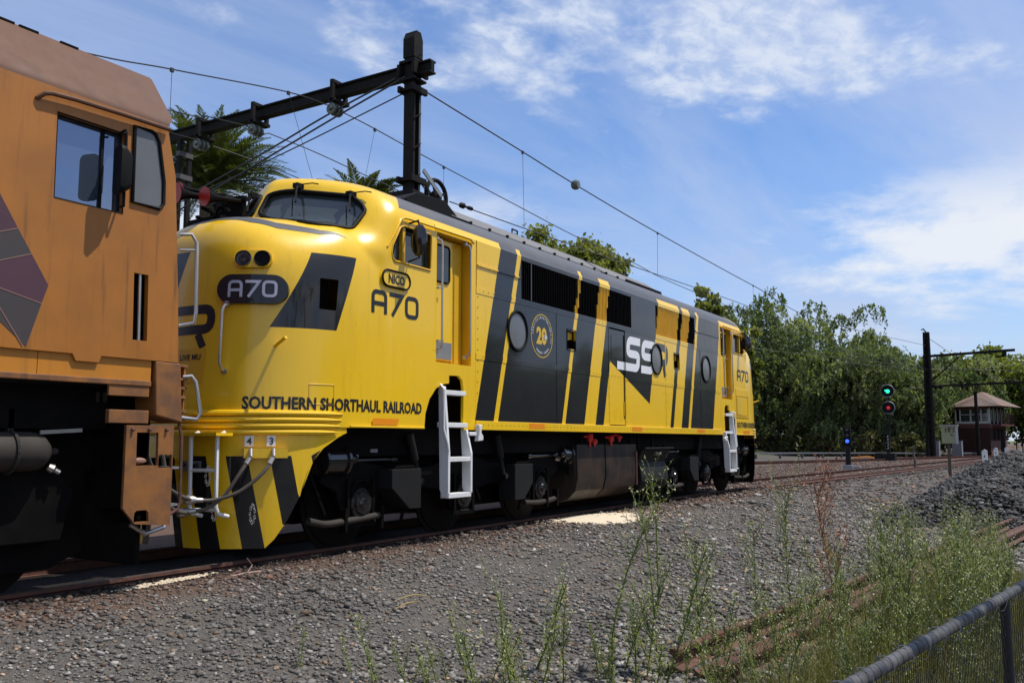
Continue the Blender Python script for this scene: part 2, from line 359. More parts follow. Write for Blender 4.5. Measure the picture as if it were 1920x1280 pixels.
def ground():
    gx = np.concatenate([[-1500, -400, -120, -40], np.arange(-14, 30, .25), np.arange(30, 110, 1.5), [130, 200, 400, 900, 1800]])
    gy = np.concatenate([[-1200, -300, -90, -40, -22], np.arange(-14, 3, .2), np.arange(3, 40, 1.5), [60, 120, 300, 900, 1500]])
    X, Y = np.meshgrid(gx, gy, indexing='ij'); Z = gz(X, Y); nx, ny = X.shape
    V = np.stack([X, Y, Z], -1).reshape(-1, 3); I = np.arange(nx * ny).reshape(nx, ny)
    Fc = np.stack([I[:-1, :-1], I[1:, :-1], I[1:, 1:], I[:-1, 1:]], -1).reshape(-1, 4)
    me = bpy.data.meshes.new('ground'); me.from_pydata(V.tolist(), [], Fc.tolist())
    me.polygons.foreach_set('use_smooth', [True] * len(me.polygons))
    m = bpy.data.materials.new('gravel_ground'); m.use_nodes = True; t = NT(m.node_tree); b = t.n['Principled BSDF']
    P = t.n.new('ShaderNodeTexCoord').outputs['Object']; sp = t.n.new('ShaderNodeSeparateXYZ'); t.l.new(P, sp.inputs[0])
    vo = t.n.new('ShaderNodeTexVoronoi'); vo.inputs['Scale'].default_value = 34; t.l.new(P, vo.inputs['Vector'])
    vo2 = t.n.new('ShaderNodeTexVoronoi'); vo2.inputs['Scale'].default_value = 90; t.l.new(P, vo2.inputs['Vector'])
    grey = t.mix(vo.outputs['Color'], (.072, .065, .058, 1), (.19, .174, .156, 1)); 
    g2 = t.mix(t.math('MULTIPLY', t.ramp(vo2.outputs['Distance'], .0, .5), .6), (.045, .042, .040, 1), grey)
    g3 = t.mix(t.math('MULTIPLY', t.ramp(t.noise(P, .55, 5), .45, .7), .5), g2, (.14, .115, .09, 1))
    # rust-brown dust beside the rails
    near = t.ramp(t.math('ADD', sp.outputs[1], t.math('MULTIPLY', t.math('SUBTRACT', t.noise(P, 2.2, 4), .5), 1.6)), -2.2, -1.35)
    far = t.ramp(sp.outputs[1], 9.0, 3.0)
    g4 = t.mix(t.math('MULTIPLY', t.math('MULTIPLY', near, far), .75), g3, (.115, .062, .040, 1))
    gr = t.ramp(t.math('ADD', sp.outputs[1], t.math('MULTIPLY', t.noise(P, .3, 4), 3)), 14.5, 17.5)
    g5 = t.mix(gr, g4, (.10, .105, .04, 1))
    bed_shade = t.math('MULTIPLY', t.ramp(t.math('ADD', sp.outputs[1], t.math('MULTIPLY', t.math('SUBTRACT', t.noise(P, 1.7, 4), .5), .7)), -1.35, -.95), t.math('MULTIPLY', t.ramp(sp.outputs[1], 2.2, 1.4), t.ramp(sp.outputs[0], 27, 22)))  # track bed under the locomotives blackened, their shade put into the colour
    g5 = t.mix(t.math('MULTIPLY', bed_shade, .93), g5, (.010, .008, .007, 1))
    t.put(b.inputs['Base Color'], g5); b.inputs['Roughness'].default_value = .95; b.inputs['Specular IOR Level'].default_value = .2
    bn = t.n.new('ShaderNodeBump'); bn.inputs['Strength'].default_value = .9; bn.inputs['Distance'].default_value = .02
    t.put(bn.inputs['Height'], t.math('ADD', vo.outputs['Distance'], t.math('MULTIPLY', vo2.outputs['Distance'], .4))); t.l.new(bn.outputs[0], b.inputs['Normal'])
    me.materials.append(m); o = bpy.data.objects.new('ground', me); COL.objects.link(o); o['kind'] = 'structure'; o['label'] = 'grey gravel ground beside the tracks'
    return o
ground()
CUBE = np.array([(-1, -1, -1), (1, -1, -1), (1, 1, -1), (-1, 1, -1), (-1, -1, 1), (1, -1, 1), (1, 1, 1), (-1, 1, 1)], float)
CF = np.array([(0, 3, 2, 1), (4, 5, 6, 7), (0, 1, 5, 4), (1, 2, 6, 5), (2, 3, 7, 6), (3, 0, 4, 7)])
def fast_mesh(name, V, Fq, mats, attr=None, smooth=False):
    """numpy verts / quads (or tris) straight into a mesh; attr = (name, per-vertex float or rgba)"""
    me = bpy.data.meshes.new(name); k = Fq.shape[1]; nf = len(Fq)
    me.vertices.add(len(V)); me.vertices.foreach_set('co', V.astype(np.float32).ravel())
    me.loops.add(nf * k); me.loops.foreach_set('vertex_index', Fq.astype(np.int32).ravel())
    me.polygons.add(nf); me.polygons.foreach_set('loop_start', np.arange(0, nf * k, k, dtype=np.int32)); me.polygons.foreach_set('loop_total', np.full(nf, k, np.int32))
    me.update(calc_edges=True); me.validate()
    for q in mats if isinstance(mats, (list, tuple)) else [mats]: me.materials.append(M[q] if isinstance(q, str) else q)
    if attr:
        nm, a = attr
        if a.ndim == 1:
            at = me.attributes.new(nm, 'FLOAT', 'POINT'); at.data.foreach_set('value', a.astype(np.float32))
        else:
            at = me.attributes.new(nm, 'FLOAT_COLOR', 'POINT'); at.data.foreach_set('color', a.astype(np.float32).ravel())
    if smooth: me.polygons.foreach_set('use_smooth', [True] * nf)
    return me
def rotmats(n, tilt=1.0):
    q = rng.normal(size=(n, 4)); q /= np.linalg.norm(q, axis=1)[:, None]; w, x, y, z = q.T
    return np.stack([1 - 2 * (y * y + z * z), 2 * (x * y - z * w), 2 * (x * z + y * w), 2 * (x * y + z * w), 1 - 2 * (x * x + z * z), 2 * (y * z - x * w), 2 * (x * z - y * w), 2 * (y * z + x * w), 1 - 2 * (x * x + y * y)], -1).reshape(n, 3, 3)
def stones(name, P, size, cols, label, flatten=.62):
    n = len(P); V = CUBE[None] * (1 + rng.uniform(-.45, .25, (n, 8, 3))); V = V * rng.uniform(.55, 1.0, (n, 1, 3)); V[:, 4:, :2] *= rng.uniform(.35, .95, (n, 1, 2))
    V = np.einsum('nij,nkj->nki', rotmats(n), V); V[:, :, 2] *= flatten
    V = V * (size[:, None, None] * .5) + P[:, None, :]
    Fq = (CF[None] + (np.arange(n) * 8)[:, None, None]).reshape(-1, 4)
    C4 = np.concatenate([cols, np.ones((n, 1))], 1); A = np.repeat(C4, 8, axis=0)
    me = fast_mesh(name, V.reshape(-1, 3), Fq, 'stone', ('tone', A)); o = bpy.data.objects.new(name, me); COL.objects.link(o); o['kind'] = 'stuff'; o['label'] = label
    return o
def stone_cols(n, base, spread, warm):
    b = np.array(base)[None] * rng.lognormal(0, spread, (n, 1)); w = rng.random(n) < warm
    b[w] *= np.array((1.25, .92, .68)); return np.clip(b, .012, .5)
# loose gravel, sized and thinned out by distance from the photographer
n = 115000; r = 2.6 + 22 * rng.random(n) ** 1.7; a = np.radians(rng.uniform(-4, 64, n)); X = r * np.cos(a); Y = -8.05 + r * np.sin(a)
k = (Y < -.45) & (Y > -8.6) & (X > 2.5) & (X < 26); X, Y, r = X[k], Y[k], r[k]
big = sstep(-3.2, -5.4, Y + .5 * np.sin(X)) * (rng.random(len(X)) < .35)
sz = (.012 + .0019 * r) * rng.lognormal(0, .35, len(X)) + big * rng.uniform(.008, .055, len(X))
P = np.stack([X, Y, gz(X, Y) + sz * .12], -1); cc = stone_cols(len(X), (.148, .136, .122), .42, .10)
lf = np.sin(X * .9 + 1.3 * np.sin(Y * 1.1)) * np.sin(Y * 1.7 + .8 * np.sin(X * .7)) + .6 * np.sin(X * 2.3 + Y * 1.9) * np.sin(Y * 3.1 - X)
cc = cc * (1 + .22 * lf)[:, None] * np.where(lf > .5, 1.0, 1.0)[:, None]; sz = sz * (1 + .25 * np.clip(-lf, -1, 1)); P[:, 2] = gz(X, Y) + sz * .12
br = sstep(-2.1, -1.3, Y + .4 * rng.normal(size=len(X))); cc = cc * (1 - br[:, None]) + br[:, None] * cc * np.array((.72, .50, .40))
dk = sstep(-1.35, -.95, Y + .12 * rng.normal(size=len(X)))[:, None]; cc = cc * (1 - dk) + np.array((.012, .0095, .008)) * dk  # stones under the locomotives darkened the same way, shade in their colour
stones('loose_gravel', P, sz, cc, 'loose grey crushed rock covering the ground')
# far ballast between the tracks
n = 6500; X = 24 + 46 * rng.random(n) ** 1.5; Y = rng.uniform(-5, 6, n); sz = rng.uniform(.06, .12, n)
stones('track_ballast', np.stack([X, Y, gz(X, Y) + .02], -1), sz, stone_cols(n, (.13, .105, .09), .35, .3), 'brown grey ballast around the far tracks')
# ================================================================== yellow locomotive
MXR = 29.70                       # the far end mirrors the near end about x = 14.85
def smax(a, b, k):
    h = np.clip(.5 + .5 * (a - b) / k, 0, 1); return b * (1 - h) + a * h + k * h * (1 - h)
def smin(a, b, k): return -smax(-a, -b, k)
def FS(x, y, z):
    """body surface of a cab end: below zero inside"""
    ay = np.abs(y)
    g = ((ay / 1.45) ** 2.2 + (np.maximum(z - 3.75, 0) / .65) ** 2.2) ** (1 / 2.2)
    w = (7.15 + .52 * np.sqrt(y * y + .004) + .53 * (np.maximum(z, 3.35) - 3.77) - x) * .8
    K = smax((g - 1) * .9, w, .2)
    a = 2.0 - .07 * (z - 1.3)
    q = ((np.maximum(8.1 - x, 0) / a) ** 2.8 + (ay / 1.45) ** 2.8) ** (1 / 2.8)
    h = 1.515 - .5 * (np.minimum(ay, 1.5) / 1.45) ** 2.5 * (1 - .8 * sstep(6.6, 7.4, x))
    N = ((q ** 6.5 + (np.maximum(z - 2.2, 0) / h) ** 6.5) ** (1 / 6.5) - 1) * 1.3
    return smin(N + .10 * sstep(7.95, 8.4, x), K, .012 + .10 * sstep(3.10, 3.45, z))
def cast(O, D, r0, r1):
    """vectorised bisection from inside (r0) to outside (r1)"""
    O = np.asarray(O, float); D = np.asarray(D, float); a = np.full(len(O), r0, float); b = np.full(len(O), r1, float)
    for _ in range(26):
        m = (a + b) / 2; p = O + D * m[:, None]; i = FS(p[:, 0], p[:, 1], p[:, 2]) < 0
        a = np.where(i, m, a); b = np.where(i, b, m)
    return O + D * ((a + b) / 2)[:, None]
def onto(P, n, off=0.003, back=1.2, front=0.9):
    """drop points P along -n on to the body surface and lift them by off"""
    P = np.asarray(P, float); n = np.asarray(n, float)
    return cast(P - n * back, np.tile(n, (len(P), 1)), 0.0, back + front) + n * off
def nrm(p):
    e = 1e-3; x, y, z = p
    g = Vector((float(FS(x + e, y, z) - FS(x - e, y, z)), float(FS(x, y + e, z) - FS(x, y - e, z)), float(FS(x, y, z + e) - FS(x, y, z - e))))
    return g.normalized()
def dense(vs, fs, mx):
    bm = bmesh.new(); V = [bm.verts.new((a, b, 0)) for a, b in vs]
    for f in fs:
        try: bm.faces.new([V[i] for i in f])
        except ValueError: pass
    bmesh.ops.triangulate(bm, faces=bm.faces)
    for _ in range(6):
        le = [e for e in bm.edges if e.calc_length() > mx]
        if not le: break
        bmesh.ops.subdivide_edges(bm, edges=le, cuts=1); bmesh.ops.triangulate(bm, faces=[f for f in bm.faces if len(f.verts) > 3])
    bm.verts.index_update(); o = [(v.co.x, v.co.y) for v in bm.verts], [tuple(v.index for v in f.verts) for f in bm.faces]
    bm.free(); return o
def decal(name, vs, fs, org, n, mat, parent, off=0.004, uvec=None, mx=None, mxl=0.05):
    """a flat drawing (a to the right as seen from outside, b up) laid on to the curved body"""
    n = Vector(n).normalized(); v = (Vector((0, 0, 1)) - n * n.z).normalized(); u = v.cross(n) if uvec is None else Vector(uvec)
    vs, fs = dense(vs, fs, mxl)
    P = [tuple(Vector(org) + u * a + v * b) for a, b in vs]
    Q = onto(P, tuple(n), off)
    mb = MB(); mb.add([tuple(q) for q in Q], fs); return mb.build(name, mat, parent, smooth=True, mx=mx)
def flat(name, vs, fs, x, z, mat, parent, y=-1.4535, mx=None, t=0.0015):
    mb = MB(); mb.add([(x + a, y, z + b) for a, b in vs], fs); return mb.build(name, mat, parent, mx=mx)
def polyfan(poly):
    return list(poly), [tuple(range(len(poly)))]
# --- glyphs of the square running-number lettering
def glyphs(h, w, s):
    r = h * .2; out = []
    def st(p, cl=False): out.append(offset_stroke(p, s, cl))
    H = h - s / 2; b = s / 2
    A = [(b, 0), (b, H - r)] + [(b + r - r * math.cos(t), H - r + r * math.sin(t)) for t in (.4, .8, 1.2, 1.57)] + [(w - b - r + r * math.sin(t), H - r + r * math.cos(t)) for t in (0, .4, .8, 1.2, 1.57)] + [(w - b, 0)]
    st(A); st([(s, h * .42), (w - s, h * .42)])
    x = w * 1.17; st([(x, H), (x + w * .92, H), (x + w * .22, 0)])
    x = w * 2.3; st([(p[0], p[1]) for p in rrect(x + b, x + w - b, b, H, r, 3)], True)
    V = []; Fc = []
    for vs, fs in out:
        o = len(V); V += vs; Fc += [tuple(i + o for i in f) for f in fs]
    return V, Fc, w * 3.3
def ssr(h, w, s):
    """two S and an R in the fat rounded logo lettering; returns (ss, r)"""
    def S(x, tail=0):
        H = h - s / 2; b = s / 2; r = h * .17; m = h / 2
        p = [(x + w, H)] + [(x + b + r - r * math.sin(t), H - r + r * math.cos(t)) for t in (0, .4, .8, 1.2, 1.57)] + [(x + b + r - r * math.cos(t), m + r * .55 - r * .55 * math.sin(t)) for t in (0, .5, 1.0, 1.57)] \
            + [(x + w - b - r + r * math.sin(t), m - r * .55 + r * .55 * math.cos(t)) for t in (0, .5, 1.0, 1.57)] + [(x + w - b - r + r * math.cos(t), b + r - r * math.sin(t)) for t in (.4, .8, 1.2, 1.57)] + [(x - tail, b)]
        return offset_stroke(p, s)
    a = S(0, w * .62); b2 = S(w * 1.12, 0); x = w * 2.16; H = h - s / 2; b = s / 2; r = h * .18; m = h * .42
    R1 = offset_stroke([(x, H), (x + w - b - r, H)] + [(x + w - b - r + r * math.sin(t), H - r + r * math.cos(t)) for t in (.5, 1.0, 1.57)] + [(x + w - b - r + r * math.cos(t), m + r - r * math.sin(t)) for t in (0, .5, 1.0, 1.57)] + [(x, m)], s)
    R2 = offset_stroke([(x + w * .66, m - s / 2), (x + w * .80, 0)], s * .9)
    def join(L):
        V = []; Fc = []
        for vs, fs in L:
            o = len(V); V += vs; Fc += [tuple(i + o for i in f) for f in fs]
        return V, Fc
    return join([a, b2]), join([R1, R2])

YL = thing('yellow_locomotive', 'yellow and black double ended diesel locomotive numbered A70', 'locomotive', (14.85, 0, 0))

# --- cab end shell -------------------------------------------------------
XE = 8.88
def shell_mesh():
    NA = 230; t = np.linspace(0, math.pi, NA)
    t = t + 0.10 * np.sin(2 * t) * 0        # even spacing
    d = np.stack([-np.sin(t), -np.cos(t), 0 * t], 1)
    rows = [(z, 0.0) for z in np.linspace(1.30, 3.0, 38)] + [(3.0, e) for e in np.radians(np.linspace(0, 90, 76))[1:]]
    V = []
    for z, e in rows:
        D = np.stack([d[:, 0] * math.cos(e), d[:, 1] * math.cos(e), np.full(NA, math.sin(e))], 1)
        V.append(cast(np.tile((XE, 0, z), (NA, 1)), D, 0.02, 4.5))
    V = np.concatenate(V); nr = len(rows)
    Fc = [(i * NA + j, i * NA + j + 1, (i + 1) * NA + j + 1, (i + 1) * NA + j) for i in range(nr - 1) for j in range(NA - 1)]
    bm = bmesh.new(); bv = [bm.verts.new(v) for v in V]; bm.verts.ensure_lookup_table()
    for f in Fc: bm.faces.new([bv[i] for i in f])
    bmesh.ops.remove_doubles(bm, verts=bm.verts, dist=1e-4)
    bmesh.ops.recalc_face_normals(bm, faces=bm.faces)
    return bm
def cut(bm, poly, axes, test, mat=None, side=None):
    """slice the shell along the edges of a convex outline given in two axes; inside faces get a material, or go"""
    ia, ib = axes; ic = 3 - ia - ib
    x0 = min(p[0] for p in poly) - .06; x1 = max(p[0] for p in poly) + .06; z0 = min(p[1] for p in poly) - .06; z1 = max(p[1] for p in poly) + .06
    for i in range(len(poly)):
        p, q = poly[i], poly[(i + 1) % len(poly)]
        co = [0, 0, 0]; co[ia], co[ib] = p; no = [0, 0, 0]; no[ia] = q[1] - p[1]; no[ib] = -(q[0] - p[0])
        if abs(no[ia]) + abs(no[ib]) < 1e-9: continue
        fs = [f for f in bm.faces if test(f.calc_center_median()) and x0 <= f.calc_center_median()[ia] <= x1 and z0 <= f.calc_center_median()[ib] <= z1]
        g = set(fs) | {e for f in fs for e in f.edges} | {v for f in fs for v in f.verts}
        bmesh.ops.bisect_plane(bm, geom=list(g), dist=1e-5, plane_co=co, plane_no=no)
    hit = [f for f in bm.faces if test(f.calc_center_median()) and inside(poly, f.calc_center_median()[ia], f.calc_center_median()[ib])]
    if mat is None: bmesh.ops.delete(bm, geom=hit, context='FACES')
    else:
        for f in hit: f.material_index = mat
WIND = rrect(-1.17, -.10, 3.57, 4.13, .11, 3)
def wind_outline(sgn):
    """windscreen outline in (y, z): a sheared rounded quad, lower towards the outside"""
    pts = []
    for y, z in rrect(0, 1, 0, 1, .24, 5):
        lo = 3.78 - .25 * y ** 1.3; hi = 4.165 - .03 * y - .20 * y ** 4
        pts.append((sgn * (.055 + 1.13 * y + .05 * (z - .5) * y), lo + (hi - lo) * z))
    return pts
SIDEWIN = [(8.04, 3.30), (8.015, 3.36), (8.03, 3.46), (8.17, 3.70), (8.24, 3.735), (8.76, 3.735), (8.79, 3.71), (8.79, 3.30), (8.77, 3.275), (8.08, 3.275)]
STRIPE = [(6.92, 3.19), (7.46, 3.205), (7.18, 2.35), (6.51, 2.34)]
SQW = [(6.97, 2.57), (7.17, 2.57), (7.20, 2.915), (6.98, 2.91)]
bm = shell_mesh()
near = lambda c: c.y < -0.8 and c.z < 3.5
cut(bm, STRIPE[::-1], (0, 2), near, 1)
bm2 = bm
cut(bm, SQW, (0, 2), near)
cut(bm, SIDEWIN, (0, 2), lambda c: c.y < -1.0)
for sgn in (-1, 1):
    cut(bm, wind_outline(sgn)[::-sgn], (1, 2), lambda c: c.x < 8.3 and c.z > 3.45)
cut(bm, [(8.68, 1.2), (9.2, 1.2), (9.2, 1.90), (8.93, 1.81), (8.79, 1.67), (8.71, 1.49)], (0, 2), lambda c: c.y < -1.0 and c.z < 2.0)
# dark roof paint behind the brow
for no in ((1, -1, 0), (1, 1, 0)):
    bmesh.ops.bisect_plane(bm, geom=bm.verts[:] + bm.edges[:] + bm.faces[:], dist=1e-5, plane_co=(9.6, 0, 0), plane_no=no)
bmesh.ops.bisect_plane(bm, geom=bm.verts[:] + bm.edges[:] + bm.faces[:], dist=1e-5, plane_co=(0, 0, 3.955), plane_no=(0, 0, 1))
for f in bm.faces:
    c = f.calc_center_median()
    if c.x + abs(c.y) > 9.6 and c.z > 3.955: f.material_index = 2
# dark livery band on the far half of the nose front
cut(bm, [(-0.09, 3.205), (0.75, 3.205), (1.0, 2.40), (0.16, 2.40)], (1, 2), lambda c: c.x < 7.2 and 2.2 < c.z < 3.35, 1)
for f in bm.faces: f.smooth = True
me_shell = bpy.data.meshes.new('cab_shell'); bm.to_mesh(me_shell); bm.free()
for q in ('yellow', 'black', 'roofgrey'): me_shell.materials.append(M[q])
me_shell.set_sharp_from_angle(angle=math.radians(40))
def mirrored(me, name):
    b = bmesh.new(); b.from_mesh(me)
    for v in b.verts: v.co.x = MXR - v.co.x + max(0.0, 8.9 - v.co.x) * .09
    bmesh.ops.reverse_faces(b, faces=b.faces); m2 = bpy.data.meshes.new(name); b.to_mesh(m2); b.free()
    for q in me.materials: m2.materials.append(q)
    return m2
link(bpy.data.objects.new('cab_shell', me_shell), YL)
link(bpy.data.objects.new('cab_shell', mirrored(me_shell, 'cab_shell')), YL)

def surf_path(poly, axes, n, off=0.0):
    P = []
    for a, b in poly:
        c = [0, 0, 0]; c[axes[0]] = a; c[axes[1]] = b; P.append(c)
    return P
# plan curve of the nose at sill height, from the flat side round the front
def plan_curve(z, x_start=8.63, n=260):
    t = np.linspace(0, math.pi / 2, n); D = np.stack([-np.sin(t), -np.cos(t), 0 * t], 1)
    P = cast(np.tile((x_start, 0, z), (n, 1)), D, 0.02, 4.5); L = [0]
    for i in range(1, n): L.append(L[-1] + float(np.linalg.norm(P[i] - P[i - 1])))
    return P, np.array(L)
def at_arc(P, L, s):
    s = np.asarray(s, float); return np.stack([np.interp(s, L, P[:, k]) for k in range(3)], -1)

def cab_end(mx, rear=False):
    """everything that belongs to one cab end; mx mirrors it to the far end"""
    B = dict(mx=mx)
    # windscreens
    for sgn in (-1, 1):
        ol = wind_outline(sgn); n = Vector((-.83, sgn * .36, .44)).normalized()
        def lift(pts, off, sh):
            cy = sum(p[0] for p in pts) / len(pts); cz = sum(p[1] for p in pts) / len(pts)
            P = [(9.2, cy + (a - cy) * sh, cz + (b - cz) * sh) for a, b in pts]
            Q = cast(P, np.tile((-1.0, 0, 0), (len(P), 1)), 0.0, 4.0); return [tuple(Vector(q) + n * off) for q in Q]
        ring = [lift(ol, -.035, k) for k in (1.03, .85, .6, .3)]
        mb = MB(); N = len(ol)
        for r in ring: mb.v += r
        cpt = Vector((0, 0, 0))
        for q in ring[-1]: cpt += Vector(q)
        mb.v.append(tuple(cpt / N))
        for k in range(3): mb.f += [(k * N + i, k * N + (i + 1) % N, (k + 1) * N + (i + 1) % N, (k + 1) * N + i) for i in range(N)]
        mb.f += [(3 * N + i, 3 * N + (i + 1) % N, 4 * N) for i in range(N)]; mb.m = [0] * len(mb.f)
        g = mb.build('windscreen', 'glass2', YL, smooth=True, **B)
        MB().tube(lift(ol, .008, 1.0), .026, 6, closed=True).build('rubber_gasket', 'rubber', g, smooth=True, **B)
        # wipers hanging from the brow
        for wy in ((.36, .98) if sgn < 0 else (.4,)):
            top = lift([(sgn * wy, 4.235 - .16 * wy ** 2)], .05, 1)[0]; top = Vector(top)
            mb = MB(); a = top + Vector((-.10, sgn * .02 - .06, -.10)); b = a + Vector((-.11, -.10, -.19)); c2 = b + Vector((-.03, .02, -.17))
            mb.box(top.x - .05, top.x + .06, top.y - .04, top.y + .04, top.z - .05, top.z + .01)
            mb.bar(top, a, .022, .03); mb.bar(a, b, .02, .025); mb.bar(b + Vector((.05, .1, .08)), c2, .014, .028)
            mb.tube([top + Vector((.02, -.02, 0)), top + Vector((.1, -.14, .02)), top + Vector((.12, -.22, 0))], .008, 5)
            mb.build('wiper', 'rubber', YL, **B)
    # side window, set back, with a quarter light bar
    poly = SIDEWIN
    mb = MB(); mb.prism(poly, -1.385, -1.375); g = mb.build('side_window', 'glass', YL, **B)
    mb = MB()
    for off, r in ((-1.452, .014),): mb.tube([(x, off, z) for x, z in poly], r, 6, closed=True)
    mb.box(8.235, 8.285, -1.44, -1.385, 3.275, 3.735); mb.build('window_frame', 'yel_in', g, smooth=True, **B)
    mb = MB(); mb.box(8.31, 8.77, -1.40, -1.386, 3.655, 3.69); mb.box(8.735, 8.775, -1.40, -1.386, 3.29, 3.70); mb.build('sliding_sash', 'greytank', g, **B)
    mb = MB(); mb.tube([(7.93, -1.455, 3.42), (8.06, -1.462, 3.62), (8.17, -1.468, 3.80), (8.22, -1.475, 3.825), (8.32, -1.478, 3.83), (8.9, -1.478, 3.835), (9.62, -1.478, 3.84), (9.72, -1.47, 3.80)], .016, 6)
    mb.build('drip_rail', 'yellow', YL, smooth=True, **B)
    # mirror on a vertical rod
    mb = MB(); mb.tube([(8.33, -1.46, 3.78), (8.33, -1.60, 3.80), (8.33, -1.62, 3.70), (8.33, -1.62, 3.34), (8.33, -1.46, 3.31)], .012, 6)
    r = mb.build('mirror_arm', 'rubber', YL, smooth=True, **B)
    mb = MB(); mb.ball((8.31, -1.63, 3.55), 1.0, 14, sc=(.045, .125, .20)); mb.build('mirror_head', 'shiny', r, smooth=True, **B)
    # nose square opening
    mb = MB(); mb.prism([(x, z) for x, z in SQW], -1.22, -1.20); mb.build('nose_opening_lining', 'under', YL, **B)
    # antiglare strip on the hood
    ag = [(6.46, .0), (6.51, -.38), (6.57, -.65), (6.73, -.90), (7.09, -1.19), (7.40, -1.32), (7.13, -1.15), (6.80, -.80), (6.66, -.42), (6.62, 0)]
    ag = [(x, y) for x, y in ag] + [(x, -y) for x, y in ag[-2:0:-1]]
    vs, fs = dense(ag, [tuple(range(len(ag)))], .07)
    Q = cast([(x, y, 3.0) for x, y in vs], np.tile((0, 0, 1.), (len(vs), 1)), 0, 2.0); Q[:, 2] += .004
    mb = MB(); mb.add([tuple(q) for q in Q], fs); mb.build('antiglare_strip', 'roofgrey', YL, smooth=True, **B)
    # lamps, number plate
    n = Vector((-.81, -.56, .15)).normalized(); p = Vector(onto([(6.43, -.885, 3.06)], tuple(n), 0.0)[0]); v = (Vector((0, 0, 1)) - n * n.z).normalized(); u = v.cross(n)
    base = [(a, b) for a, b in rrect(-.20, .20, -.095, .095, .094, 6)]
    Q = onto([tuple(p + u * a + v * b) for a, b in base], tuple(n), -.05)
    top = [p + n * .035 + u * a + v * b for a, b in base]; mb = MB(); N = len(base)
    mb.add([tuple(q) for q in Q] + [tuple(q) for q in top], [(i, (i + 1) % N, N + (i + 1) % N, N + i) for i in range(N)] + [tuple(range(N, 2 * N))])
    hs = mb.build('headlamp_housing', 'yellow', YL, smooth=True, **B)
    for k in (-.098, .098):
        o = p + n * .03 + u * k
        MB().lathe(o, n, [(0, .085), (.028, .086), (.030, .078), (.012, .072), (.008, .03), (.012, .001)], 20).build('headlamp', 'shiny' if k < 0 else 'rubber', hs, smooth=True, **B)
    n = Vector((-.81, -.58, .06)).normalized(); p = Vector(onto([(6.41, -.915, 2.735)], tuple(n), 0.012)[0]); v = (Vector((0, 0, 1)) - n * n.z).normalized(); u = v.cross(n)
    pl = [(a, b) for a, b in rrect(-.375, .365, -.155, .155, .154, 8)]; N = len(pl)
    lo = [p - n * .10 + u * a + v * b for a, b in pl]; hi = [p + n * .035 + u * a - n * (.32 * a * a) + v * b for a, b in pl]
    mb = MB(); mb.add([tuple(q) for q in lo + hi], [(i, (i + 1) % N, N + (i + 1) % N, N + i) for i in range(N)])
    V2, F2 = dense(pl, [tuple(range(N))], .07); mb.add([tuple(p + n * .035 + u * a - n * (.32 * a * a) + v * b) for a, b in V2], F2)
    np_ = mb.build('number_plate', 'black', YL, smooth=True, **B)
    gv, gf, gw = glyphs(.18, .155, .030)
    if rear: gv = [(gw - a, b) for a, b in gv]
    mb = MB(); mb.add([tuple(p + n * (.040 - .32 * (a - gw / 2) ** 2) + u * (a - gw / 2) + v * (b - .09)) for a, b in gv], gf); mb.build('plate_number', 'lilac', np_, **B)
    # grab rail and the small rod on the nose
    mb = MB(); mb.tube([(6.26, -.70, 2.58), (6.19, -.735, 2.55), (6.165, -.735, 2.50), (6.15, -.735, 1.95), (6.18, -.735, 1.90), (6.24, -.71, 1.87)], .014, 8)
    for z in (2.58, 1.87): mb.cyl((6.27, -.70, z), (6.225, -.72, z), .03, n=10)
    mb.build('nose_grab_rail', 'steel', YL, smooth=True, **B)
    MB().cyl((6.56, -1.10, 2.14), (6.50, -1.32, 2.215), .018, n=8).build('lamp_iron', 'yellow', YL, smooth=True, **B)
    # ribs round the nose foot
    P, L = plan_curve(1.35, 8.3); L2 = L[-1]
    for i, z in enumerate((1.440, 1.375, 1.310, 1.245)):
        path = []; rad = []; s0 = 1.02 + .02 * i
        for s in np.linspace(s0, 2 * L2 - s0, 60):
            q = at_arc(P, L, min(s, 2 * L2 - s)); y = q[1] if s <= L2 else -q[1]
            nn = Vector((-(8.1 - q[0]) ** 1.8 / 2.0 ** 2.8, -abs(q[1]) ** 1.8 / 1.45 ** 2.8 * (1 if s <= L2 else -1), 0)).normalized()
            e = min(1, (s - s0) / .22, (2 * L2 - s0 - s) / .22); e = max(e, 0.05)
            path.append((q[0] + nn.x * .004, y + nn.y * .004, z)); rad.append(.032 * e ** .6)
        MB().tube(path, rad, 8).build('nose_rib', 'yellow', YL, smooth=True, **B)
    # pilot sheet with chevrons
    zc = [(6.0, .07), (6.52, .07), (6.68, .34), (6.81, .61), (6.88, .86), (7.0, 1.05), (7.27, 1.22), (7.6, 1.32)]
    P, L = plan_curve(1.2, 8.1); Lc = L[-1]                       # distance from the centre line = Lc - s
    cols = [k * .1110 + .025 for k in range(0, 20)]
    for sgn in (-1, 1):
        mb = MB(); vid = {}
        def pt(c, r):
            z = 1.30 - r * .10 if r <= 3 else 1.0 - (r - 3) * (.93 / 12)
            s = cols[c] + (.20 * (1.0 - z) / .93 if z < 1.0 else 0)
            q = at_arc(P, L, max(Lc - s, .02)); zm = np.interp(q[0], [a for a, b in zc], [b for a, b in zc])
            return (float(q[0]) + .012, float(q[1]) * (-sgn) * .992, float(max(z, zm)))
        for c in range(len(cols)):
            for r in range(16): mb.v.append(pt(c, r))
        for c in range(len(cols) - 1):
            for r in range(15):
                f = [c * 16 + r, (c + 1) * 16 + r, (c + 1) * 16 + r + 1, c * 16 + r + 1]
                if max(mb.v[i][2] for i in f) - min(mb.v[i][2] for i in f) < .004: continue
                if mb.v[f[2]][0] > 7.5: continue
                k = int((cols[c] + .05 - .025 + .111) // .222); mb.f.append(tuple(f)); mb.m.append(1 if (r >= 3 and k % 2 == 0) else 0)
